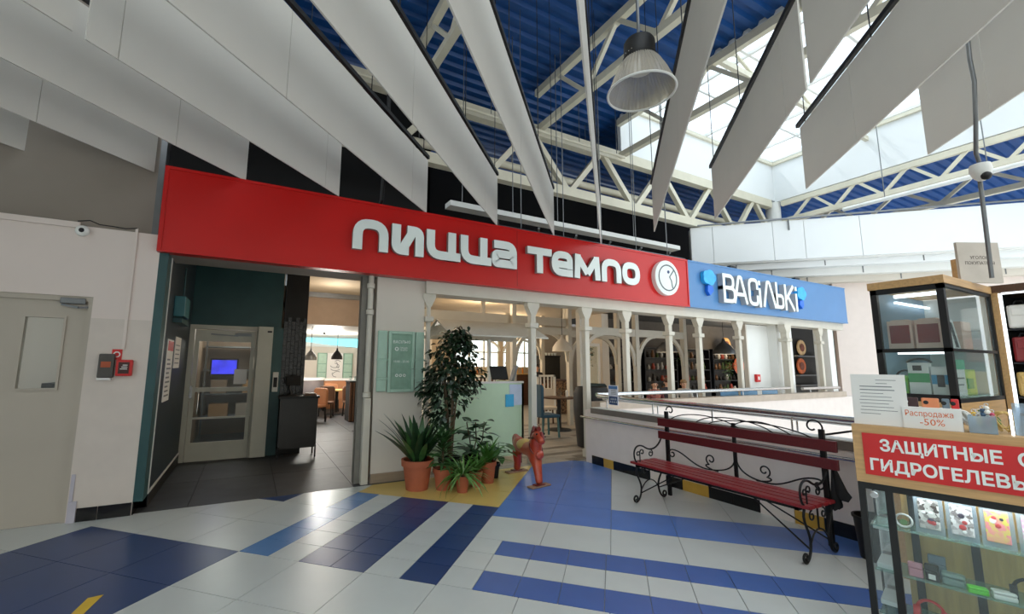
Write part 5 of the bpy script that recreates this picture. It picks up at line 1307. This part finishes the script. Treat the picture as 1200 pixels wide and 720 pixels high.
def earcase(x, y, z, w, h, d, m, lab, rz=0., extra=None):
    q = thing('earphone_case', lab, 'earphone case', mw=KX @ at(x, y, z, rz), group=None)
    X = PM[q.name]
    MB(X).box((-w / 2, -d / 2, 0), (w / 2, d / 2, h * .62)).build('body', m, q, bev=min(w, d, h) * .18)
    MB(X).box((-w / 2, -d / 2, h * .64), (w / 2, d / 2, h)).build('lid', m, q, bev=min(w, d, h) * .16)
    if extra: MB(X).box((-w / 4, -d / 2 - .003, h * .15), (w / 4, -d / 2, h * .45)).build('label_plate', extra, q)
mat('case_pink', (208, 142, 156), .5); mat('case_green', (104, 214, 62), .4); mat('case_slate', (112, 128, 140), .5); mat('case_sage', (130, 150, 144), .4)
earcase(.20, .10, .403, .06, .075, .03, 'case_pink', 'pink square earphone case on the middle counter shelf')
earcase(.265, .10, .403, .055, .085, .04, 'black', 'black earphone case with a white label on the middle counter shelf', 0, 'paper')
earcase(.285, .17, .403, .07, .12, .03, 'case_slate', 'tall slate blue pouch standing behind the black earphone case')
earcase(.345, .12, .403, .09, .06, .06, 'case_sage', 'sage green rounded earphone case on the middle counter shelf')
earcase(.43, .09, .403, .075, .032, .045, 'case_green', 'bright green flat earphone case on the middle counter shelf', .2)
earcase(.52, .10, .403, .085, .04, .05, 'white_paint', 'white oval wireless mouse shaped case on the middle counter shelf', .2)
for x, y, z, m, lab in ((.61, .13, .405, 'black', 'black headphones lying at the right of the middle counter shelf'), (.24, .12, .17, 'bright_red', 'red headphones on the lowest counter shelf')):
    q = thing('headphones', lab, 'headphones', mw=KX @ at(x, y, z)); X = PM[q.name]
    MB(X).tube([(.055 * math.cos(a * PI / 10), .01, .05 + .06 * math.sin(a * PI / 10)) for a in range(11)], .008, 8).build('headband', m, q, smooth=60)
    for s in (-1, 1): MB(X @ Matrix.Translation((s * .055, .01, .035)) @ Matrix.Rotation(PI / 2, 4, 'Y')).lathe([(.034, -.014), (.036, 0), (.034, .014)], n=16).build('ear_cup', m, q, smooth=40)
# on the counter top
q = thing('notice_sheet', 'white printed sheet standing at the left end of the counter top', 'sheet', mw=KX @ Matrix.Translation((.135, .03, 1.239)) @ Matrix.Rotation(-.06, 4, 'X'))
X = PM[q.name]
MB(X).box((-.125, 0, 0), (.12, .003, .30)).build('sheet', 'paper', q)
MB(X).box((-.05, .003, 0), (.05, .06, .012)).build('stand', 'pane_clear', q)
for k, (a, b) in enumerate(((-.01, .08), (-.01, .04), (-.085, .06), (-.085, .07), (-.085, .02), (-.085, .055), (-.09, .06), (-.09, .04), (-.085, .06), (-.09, .075), (-.09, 0))):
    MB(X).box((a, -.0012, .265 - k * .02), (b, 0, .268 - k * .02 + (.002 if k in (2, 3) else 0))).build('print_line', 'grey_metal', q)
q = thing('price_box', 'white card box with orange handwritten sale lettering', 'box', mw=KX @ Matrix.Translation((.345, .02, 1.239)))
X = PM[q.name]
MB(X).box((-.115, 0, 0), (.115, .1, .118)).build('box', 'paper', q)
mat('ink_orange', (222, 110, 52), .6)
XF = X @ Matrix.Translation((0, -.0005, 0)) @ Matrix.Rotation(PI / 2, 4, 'X')
text('Распродажа', .043, XF @ Matrix.Translation((-.01, .070, 0)), 'ink_orange', 'lettering', q, .0008, 'CENTER', 0, .74)
text('-50%', .05, XF @ Matrix.Translation((.0, .022, 0)), 'ink_orange', 'lettering', q, .0008)
for k, (x, m, lab) in enumerate(((.262, 'maroon', 'dark maroon phone case standing behind the sale box'), (.345, 'peach', 'orange phone case with a round lens behind the sale box'), (.405, 'case_slate', 'slate phone case behind the sale box'), (.44, 'bright_red', 'red phone case at the right behind the sale box'))):
    mat('maroon', (58, 26, 26), .4); mat('peach', (226, 138, 92), .4)
    q = thing('phone_case', lab, 'phone case', mw=KX @ at(x, .075 + .0 * k, 1.30), group='phone cases in the sale box'); X = PM[q.name]
    w = .07 if k < 2 else .03
    MB(X).box((-w / 2, -.006, 0), (w / 2, .006, .11)).build('shell', m, q, bev=.005)
    MB(X @ Matrix.Translation((-w / 4, -.006, .085)) @ Matrix.Rotation(PI / 2, 4, 'X')).lathe([(.011, 0), (.009, .002)], n=12).build('lens_hole', 'black' if k else 'paper', q)
q = thing('keyring_box', 'clear plastic box full of little keyring figures on the counter', 'box', mw=KX @ Matrix.Translation((.53, .06, 1.239))); X = PM[q.name]
for a, b in (((-.05, -.03, 0), (.05, .05, .004)), ((-.05, -.03, 0), (.05, -.028, .09)), ((-.05, .048, 0), (.05, .05, .09)), ((-.05, -.03, 0), (-.048, .05, .09)), ((.048, -.03, 0), (.05, .05, .09))): MB(X).box(a, b).build('wall', 'pack_clear', q)
KC = [(240, 238, 232), (236, 190, 40), (40, 40, 44), (220, 90, 70), (120, 150, 60), (236, 190, 40), (200, 196, 190), (60, 90, 120), (240, 238, 232), (200, 80, 110)]
for k, c_ in enumerate(KC):
    X2 = KX @ Matrix.Translation((.50 + .016 * (k % 5) + .004, .05 + .028 * (k // 5), 1.245 + .035 * R.random() + (.05 if k > 4 else 0)))
    q = thing('keyring', '%s keyring figure in the clear box, %s' % (['white', 'yellow', 'black', 'coral', 'olive', 'yellow', 'grey', 'blue', 'white', 'rose'][k], ['front row far left', 'front row second', 'front row middle', 'front row fourth', 'front row far right', 'back row far left', 'back row second', 'back row middle', 'back row fourth', 'back row far right'][k]), 'keyring', mw=X2, group='keyrings in the clear box')
    m = mat('keyring%d' % k, c_, .4)
    MB(X2).ball((0, 0, .018), .014, 8).build('body', m, q, smooth=60); MB(X2).ball((0, 0, .040), .011, 8).build('head', m, q, smooth=60)
    MB(X2).tube([(.008 * math.cos(a), 0, .057 + .008 * math.sin(a)) for a in [i * PI / 4 for i in range(8)]], .002, 5, closed=True).build('ring', 'chrome', q)
for k, (x, y, c_, lab) in enumerate(((.47, .14, 'white_paint', 'white cord heap behind the sale box'), (.56, .17, 'leaf_fern', 'green cord heap behind the keyring box'), (.61, .14, 'saddle_yellow', 'yellow cord heap at the right of the keyring box'))):
    q = MB(KX).tube([(x + .035 * math.cos(a * .7 + k), y + .02 * math.sin(a * 1.1), 1.25 + .10 * abs(math.sin(a * .37))) for a in range(26)], .006, 6).build('cord', c_, smooth=60); tag(q, lab, 'cord')
q = thing('card_organizer', 'clear stepped organizer with grey cards at the right of the counter top', 'organizer', mw=KX @ Matrix.Translation((.70, .1, 1.239))); X = PM[q.name]
for k in range(4):
    MB(X).box((-.06, .03 * k - .03, 0), (.08, .03 * k - .027, .10 + .02 * k)).build('divider', 'pack_clear', q)
    MB(X @ Matrix.Rotation(.12, 4, 'Y')).box((-.05 + .02 * k, .03 * k - .02, .01), (.0 + .02 * k, .03 * k - .015, .11 + .015 * k)).build('card', 'grey_metal', q)
MB(X).box((-.075, -.035, 0), (-.065, -.025, .13)).build('edge_light', 'led', q)

# ---------------------------------------------------------------- glass cabinets of the kiosk
CU, CV = 3.20, -1.924
t = thing('display_cabinet', 'glass display cabinet with black frame and wooden top behind the counter', 'cabinet', (CU, CV, 0))
cb = MB()
for u, v in ((CU, CV), (CU, -1.495), (CU + 1.03, CV)): cb.box((u - .0, v - .0, .85), (u + .04, v + (.04 if v == CV else -.04), 2.21))
cb.box((CU, CV, 2.17), (CU + .035, -1.495, 2.21)).box((CU, CV, 2.185), (CU + 1.05, CV + .03, 2.21)).box((CU, CV, 1.70), (CU + .03, -1.495, 1.73)).box((CU, CV, 1.705), (CU + 1.05, CV + .03, 1.725)).box((CU, CV, 1.33), (CU + .03, -1.495, 1.385)).box((CU, CV, 1.33), (CU + 1.05, CV + .03, 1.36))
cb.build('frame', 'black', t)
MB().box((CU - .01, CV - .01, 2.21), (CU + 1.06, -1.485, 2.27)).build('top', 'board_wood', t)
MB().box((CU, CV, 0), (CU + 1.05, -1.495, 1.33)).build('plinth', 'board_wood', t)
MB().box((CU + .03, -1.515, 1.33), (CU + 1.05, -1.495, 2.2)).build('back_panel', mat('panel_slate', (128, 152, 172), .5, var=.15, scale=3), t)
MB().box((CU + 1.02, CV + .03, 1.36), (CU + 1.05, -1.515, 2.2)).build('end_panel', 'white_panel', t)
MB().box((CU + .03, CV + .03, 1.36), (CU + 1.04, -1.52, 1.37)).build('shelf', 'shelf_glass', t); MB().box((CU + .03, CV + .03, 1.715), (CU + 1.04, -1.52, 1.725)).build('shelf', 'shelf_glass', t)
MB().box((CU + .012, CV + .04, 1.385), (CU + .016, -1.535, 1.70)).build('side_pane', 'pane_clear', t); MB().box((CU + .012, CV + .04, 1.73), (CU + .016, -1.535, 2.17)).build('side_pane', 'pane_clear', t)
MB().box((CU + .04, CV + .012, 1.36), (CU + 1.02, CV + .016, 2.185)).build('front_pane', 'pane_clear', t)
MB().box((CU + .25, CV + .08, 2.16), (CU + .29, -1.56, 2.185)).build('tube_lamp', 'led', t); MB().box((CU + .3, -1.56, 2.12), (CU + 1.0, -1.54, 2.135)).build('tube_lamp', 'led', t)
MB().box((CU + .2, CV + .08, 1.69), (CU + .23, -1.56, 1.705)).build('tube_lamp', 'led', t)
def gbox(u0, v0, z0, w, d, h, m, lab, faces=()):
    q = thing('product_box', lab, 'box', (u0, v0, z0))
    MB().box((u0, v0, z0), (u0 + w, v0 + d, z0 + h)).build('carton', m, q)
    for f, (a, b), m2 in faces:
        MB().box(a, b).build(f, m2, q)
mat('box_blush', (222, 188, 172), .5); mat('wine', (130, 40, 44), .4); mat('gadget_green', (120, 190, 60), .4); mat('pack_green', (66, 160, 96), .4); mat('pack_mint', (120, 220, 180), .4); mat('pack_lime', (190, 210, 110), .5); mat('pack_blue', (70, 150, 190), .4)
u0 = CU + .12
gbox(u0, CV + .235, 1.726, .06, .15, .23, 'box_blush', 'blush boxed red speaker, left one on the upper cabinet shelf', [('window', ((u0 - .004, CV + .25, 1.775), (u0, CV + .37, 1.92)), 'wine'), ('handle', ((u0, CV + .26, 1.956), (u0 + .06, CV + .36, 1.965)), 'box_blush')])
gbox(u0, CV + .07, 1.726, .06, .15, .23, 'box_blush', 'blush boxed red speaker, right one on the upper cabinet shelf', [('window', ((u0 - .004, CV + .085, 1.775), (u0, CV + .205, 1.92)), 'wine'), ('handle', ((u0, CV + .095, 1.956), (u0 + .06, CV + .195, 1.965)), 'box_blush')])
for k in range(3):
    u = CU + .22 + k * .13
    q = thing('screen_protector_pack', 'white framed screen protector pack leaning on the upper cabinet shelf, %s' % ORD[k], 'pack', mw=Matrix.Translation((u, CV + .1, 1.727)) @ Matrix.Rotation(-.12, 4, 'X'), group='leaning packs in the cabinet'); X = PM[q.name]
    mb = MB(X)
    for a, b in (((0, 0, 0), (.02, .012, .25)), ((.10, 0, 0), (.12, .012, .25)), ((.02, 0, .23), (.10, .012, .25)), ((.02, 0, 0), (.10, .012, .02))): mb.box(a, b)
    mb.build('frame', 'white_paint', q); MB(X).box((.02, .004, .02), (.10, .008, .23)).build('glass', 'dark_metal', q)
gbox(CU + .66, CV + .1, 1.726, .22, .05, .24, 'box_blush', 'plain pale box at the right on the upper cabinet shelf')
gbox(CU + .10, CV + .29, 1.371, .05, .10, .13, 'gadget_green', 'lime green boxed speaker on the lower cabinet shelf', [('panel', ((CU + .096, CV + .30, 1.40), (CU + .10, CV + .38, 1.47)), 'pack_green')])
q = thing('speaker', 'lime green round speaker with black grip on the lower cabinet shelf', 'speaker', (CU + .2, CV + .33, 1.371))
MB().ball((CU + .2, CV + .33, 1.45), .075, 14, (1, 1, .95)).build('body', 'gadget_green', q, smooth=60); MB().tube([(CU + .2, CV + .33 + .06 * math.cos(a * PI / 8), 1.50 + .06 * math.sin(a * PI / 8)) for a in range(9)], .008, 6).build('grip', 'black', q)
gbox(CU + .09, CV + .16, 1.371, .06, .12, .25, 'white_paint', 'white and green headphone box in the middle of the lower cabinet shelf', [('green_band', ((CU + .086, CV + .16, 1.47), (CU + .09, CV + .28, 1.54)), 'pack_green'), ('dark_disc', ((CU + .085, CV + .20, 1.56), (CU + .09, CV + .25, 1.60)), 'ink')])
q = thing('headphones', 'black headphones hanging over the white and green box', 'headphones', (CU + .12, CV + .22, 1.62))
MB().tube([(CU + .12, CV + .22 + .07 * math.cos(a * PI / 8), 1.62 + .03 * math.sin(a * PI / 8)) for a in range(9)], .009, 6).build('headband', 'black', q)
gbox(CU + .09, CV + .05, 1.371, .06, .10, .22, 'white_paint', 'white and blue charger box by the corner of the lower cabinet shelf', [('ribbon', ((CU + .086, CV + .05, 1.46), (CU + .09, CV + .15, 1.53)), 'pack_blue'), ('device', ((CU + .083, CV + .08, 1.44), (CU + .087, CV + .12, 1.53)), 'ink')])
gbox(CU + .22, CV + .06, 1.371, .22, .05, .20, 'white_paint', 'white box with fine print behind the front glass of the lower shelf', [('print_line', ((CU + .25, CV + .057, 1.50), (CU + .40, CV + .06, 1.51)), 'grey_metal'), ('print_line', ((CU + .25, CV + .057, 1.45), (CU + .38, CV + .06, 1.46)), 'grey_metal')])
gbox(CU + .50, CV + .08, 1.371, .25, .05, .20, 'pack_lime', 'lime box at the right of the lower cabinet shelf', [('label_plate', ((CU + .54, CV + .077, 1.42), (CU + .68, CV + .08, 1.50)), 'pack_green')])
gbox(CU + .60, CV + .15, 1.371, .22, .05, .28, 'pack_mint', 'tall mint box behind the lime box on the lower cabinet shelf')
# second cabinet
t = thing('display_cabinet', 'black lined display cabinet with a glowing edge strip at the frame edge', 'cabinet', (4.26, -2.4, 0))
MB().box((4.30, -3.2, .9), (4.85, -1.93, .95)).box((4.82, -3.2, .9), (4.85, -1.93, 2.22)).box((4.30, -1.95, .95), (4.82, -1.93, 2.22)).build('case', 'void', t)
MB().box((4.25, -3.2, 2.22), (4.87, -1.92, 2.28)).build('top', 'dark_wood', t); MB().box((4.26, -1.965, .9), (4.30, -1.925, 2.22)).build('side_post', 'board_wood', t)
MB().box((4.265, -3.2, 0), (4.85, -1.93, .9)).build('plinth', 'board_wood', t)
MB().box((4.255, -1.985, .95), (4.27, -1.966, 2.21)).build('edge_light', mat('led_soft', (240, 246, 255), .4, emit=1.3), t); MB().box((4.255, -3.2, 2.20), (4.27, -1.985, 2.215)).build('edge_light', 'led_soft', t)
for z in (1.34, 1.62, 1.9): MB().box((4.34, -3.2, z), (4.82, -1.95, z + .012)).build('shelf', 'dark_metal', t)
for k, (v, z, w, h, m, lab) in enumerate(((-2.115, 1.915, .14, .2, 'white_paint', 'white bag hung in the black lined cabinet, top row'), (-2.12, 1.635, .14, .21, 'wine', 'red bag in the black lined cabinet, middle row'), (-2.125, 1.355, .15, .2, 'saddle_yellow', 'yellow folder in the black lined cabinet, bottom row'))):
    q = thing('bag', lab, 'bag', (4.38, v, z)); MB().box((4.35, v, z), (4.41, v + w, z + h)).build('body', m, q, bev=.02); MB().box((4.342, v + .03, z + h * .55), (4.35, v + w - .03, z + h * .85)).build('pocket', m, q, bev=.005)
    MB().tube([(4.38, v + .04, z + h), (4.38, v + .05, z + h + .03), (4.38, v + w - .05, z + h + .03), (4.38, v + w - .04, z + h)], .005, 6).build('strap', 'dark_metal', q)
# customer notice on top
q = thing('notice_board', 'grey beige notice board with two printed lines on top of the cabinet', 'sign', mw=frame((3.875, -1.975, 2.265), (.31, -.16, 0), (0, 0, 1)))
X = PM[q.name]
MB(X).box((-.172, 0, -.02), (.172, .335, 0)).build('board', mat('board_beige', (196, 186, 174), .6), q)
MB(X).box((-.172, 0, -.06), (-.15, .2, -.02)).build('foot', 'board_wood', q)
mat('ink_soft', (96, 88, 82), .8)
text('УГОЛОК', .036, X @ Matrix.Translation((0, .195, .0)), 'ink_soft', 'lettering', q, .001)
text('ПОКУПАТЕЛЯ', .036, X @ Matrix.Translation((0, .15, .0)), 'ink_soft', 'lettering', q, .001)

# ---------------------------------------------------------------- people
mat('skin', (224, 172, 142), .5, var=.04); mat('hair_dark', (40, 28, 24), .6, var=.3, scale=40); mat('hair_brown', (92, 58, 38), .6, var=.3, scale=40); mat('hair_fair', (150, 116, 78), .6, var=.3, scale=40)
mat('trousers', (54, 58, 74), .8)
def person(u, v, H, rz, lab, hair, shirt, pose='stand', bow=0.):
    """one continuous body; local y is the way the person faces"""
    t = thing('person', lab, 'person', (u, v, 0), rz); X = PM[t.name]
    k = H / 1.7
    def p(x, y, z): return tuple(X @ Vector((x * k, y * k, z * k)))
    J = []; E = []
    def j(x, y, z, r, par=None, flat=None):
        J.append((*p(x, y, z), (r * k, (flat or r) * k))); n = len(J) - 1
        if par is not None: E.append((par, n))
        return n
    pel = j(0, 0, .95, .15, None, .11); wa = j(0, .0, 1.10, .13, pel, .10); ch = j(0, 0 + bow * .1, 1.30, .165, wa, .11); nk0 = j(0, bow * .16, 1.43, .075, ch); nk = j(0, bow * .2, 1.50, .052, nk0); hd = j(0, .01 + bow * .25, 1.58, .085, nk, .092); top = j(0, .0 + bow * .28, 1.665, .072, hd)
    for s in (-1, 1):
        sh = j(s * .17, bow * .12, 1.38, .06, ch); el = j(s * .23, .04 + bow * .1, 1.12, .045, sh); wr = j(s * .20, .24, .99, .03, el); pa = j(s * .185, .30, .98, .032, wr, .02)
        for f, (dx, L) in enumerate(((-.028, .062), (-.010, .075), (.010, .070), (.027, .055))):
            a = j(s * .185 + dx, .30 + L * .6, .975, .0095, pa); j(s * .185 + dx, .30 + L, .960, .008, a)
        a = j(s * .15, .305, .985, .0105, pa); j(s * .135, .34, .98, .009, a)
        hp = j(s * .09, 0, .86, .095, pel); kn = j(s * .095, .02, .50, .062, hp); an = j(s * .10, 0, .09, .042, kn); j(s * .105, .13, .035, .035, an)
    o = bake(skin_body('body', J, E, pel, t, 'skin'))
    me = o.data
    for m in (shirt, 'trousers', 'black'): me.materials.append(MATS[m])
    for f in me.polygons:
        c = f.center; z = c.z / k; y = c.y / k; x = abs(c.x) / k
        if z < .075: f.material_index = 3
        elif z < .95 and not (y > .12 and x > .12): f.material_index = 2
        elif z < 1.455 and not (y > .12 and z < 1.05): f.material_index = 1
    b = bow
    MB(X).ball((0, (-.022 + b * .27) * k, 1.652 * k), .104 * k, 14, (.95, 1.0, .74)).build('hair', hair, t, smooth=60)
    f0 = .095 + b * .25
    for s in (-1, 1):
        MB(X).ball((s * .034 * k, f0 * k, 1.585 * k), .011 * k, 8).build('eye', 'ink', t)
        MB(X).ball((s * .09 * k, (.0 + b * .25) * k, 1.575 * k), .022 * k, 8, (.5, .8, 1.2)).build('ear', 'skin', t, smooth=60)
        MB(X).box((s * .034 * k - .016 * k, (f0 - .004) * k, 1.606 * k), (s * .034 * k + .016 * k, (f0 + .004) * k, 1.611 * k)).build('eyebrow', hair, t)
    MB(X).ball((0, (f0 + .008) * k, 1.558 * k), .016 * k, 8, (.8, 1, 1.4)).build('nose', 'skin', t, smooth=60)
    MB(X).ball((0, (f0 - .002) * k, 1.522 * k), .018 * k, 8, (1.2, .4, .4)).build('mouth', mat('lips', (176, 96, 88), .5), t, smooth=60)
    return t
mat('shirt_rose', (190, 120, 104), .8, kind='cells', scale=18, rgb2=(120, 60, 66)); mat('shirt_dark', (60, 56, 60), .8); mat('shirt_light', (206, 200, 192), .8); mat('shirt_black', (30, 30, 34), .8)
person(6.62, 3.6, 1.26, 2.55, 'small dark haired child in a rose patterned top behind the handrail', 'hair_dark', 'shirt_rose')
person(7.15, 3.7, 1.30, -.6, 'brown haired child turned away behind the porch post', 'hair_brown', 'shirt_dark')
person(7.75, 3.7, 1.26, 2.0, 'fair haired child bending low behind the handrail', 'hair_fair', 'shirt_light', bow=.6)
person(6.95, 8.5, 1.60, 2.6, 'dark haired person in black behind the white baluster rail', 'hair_dark', 'shirt_black')
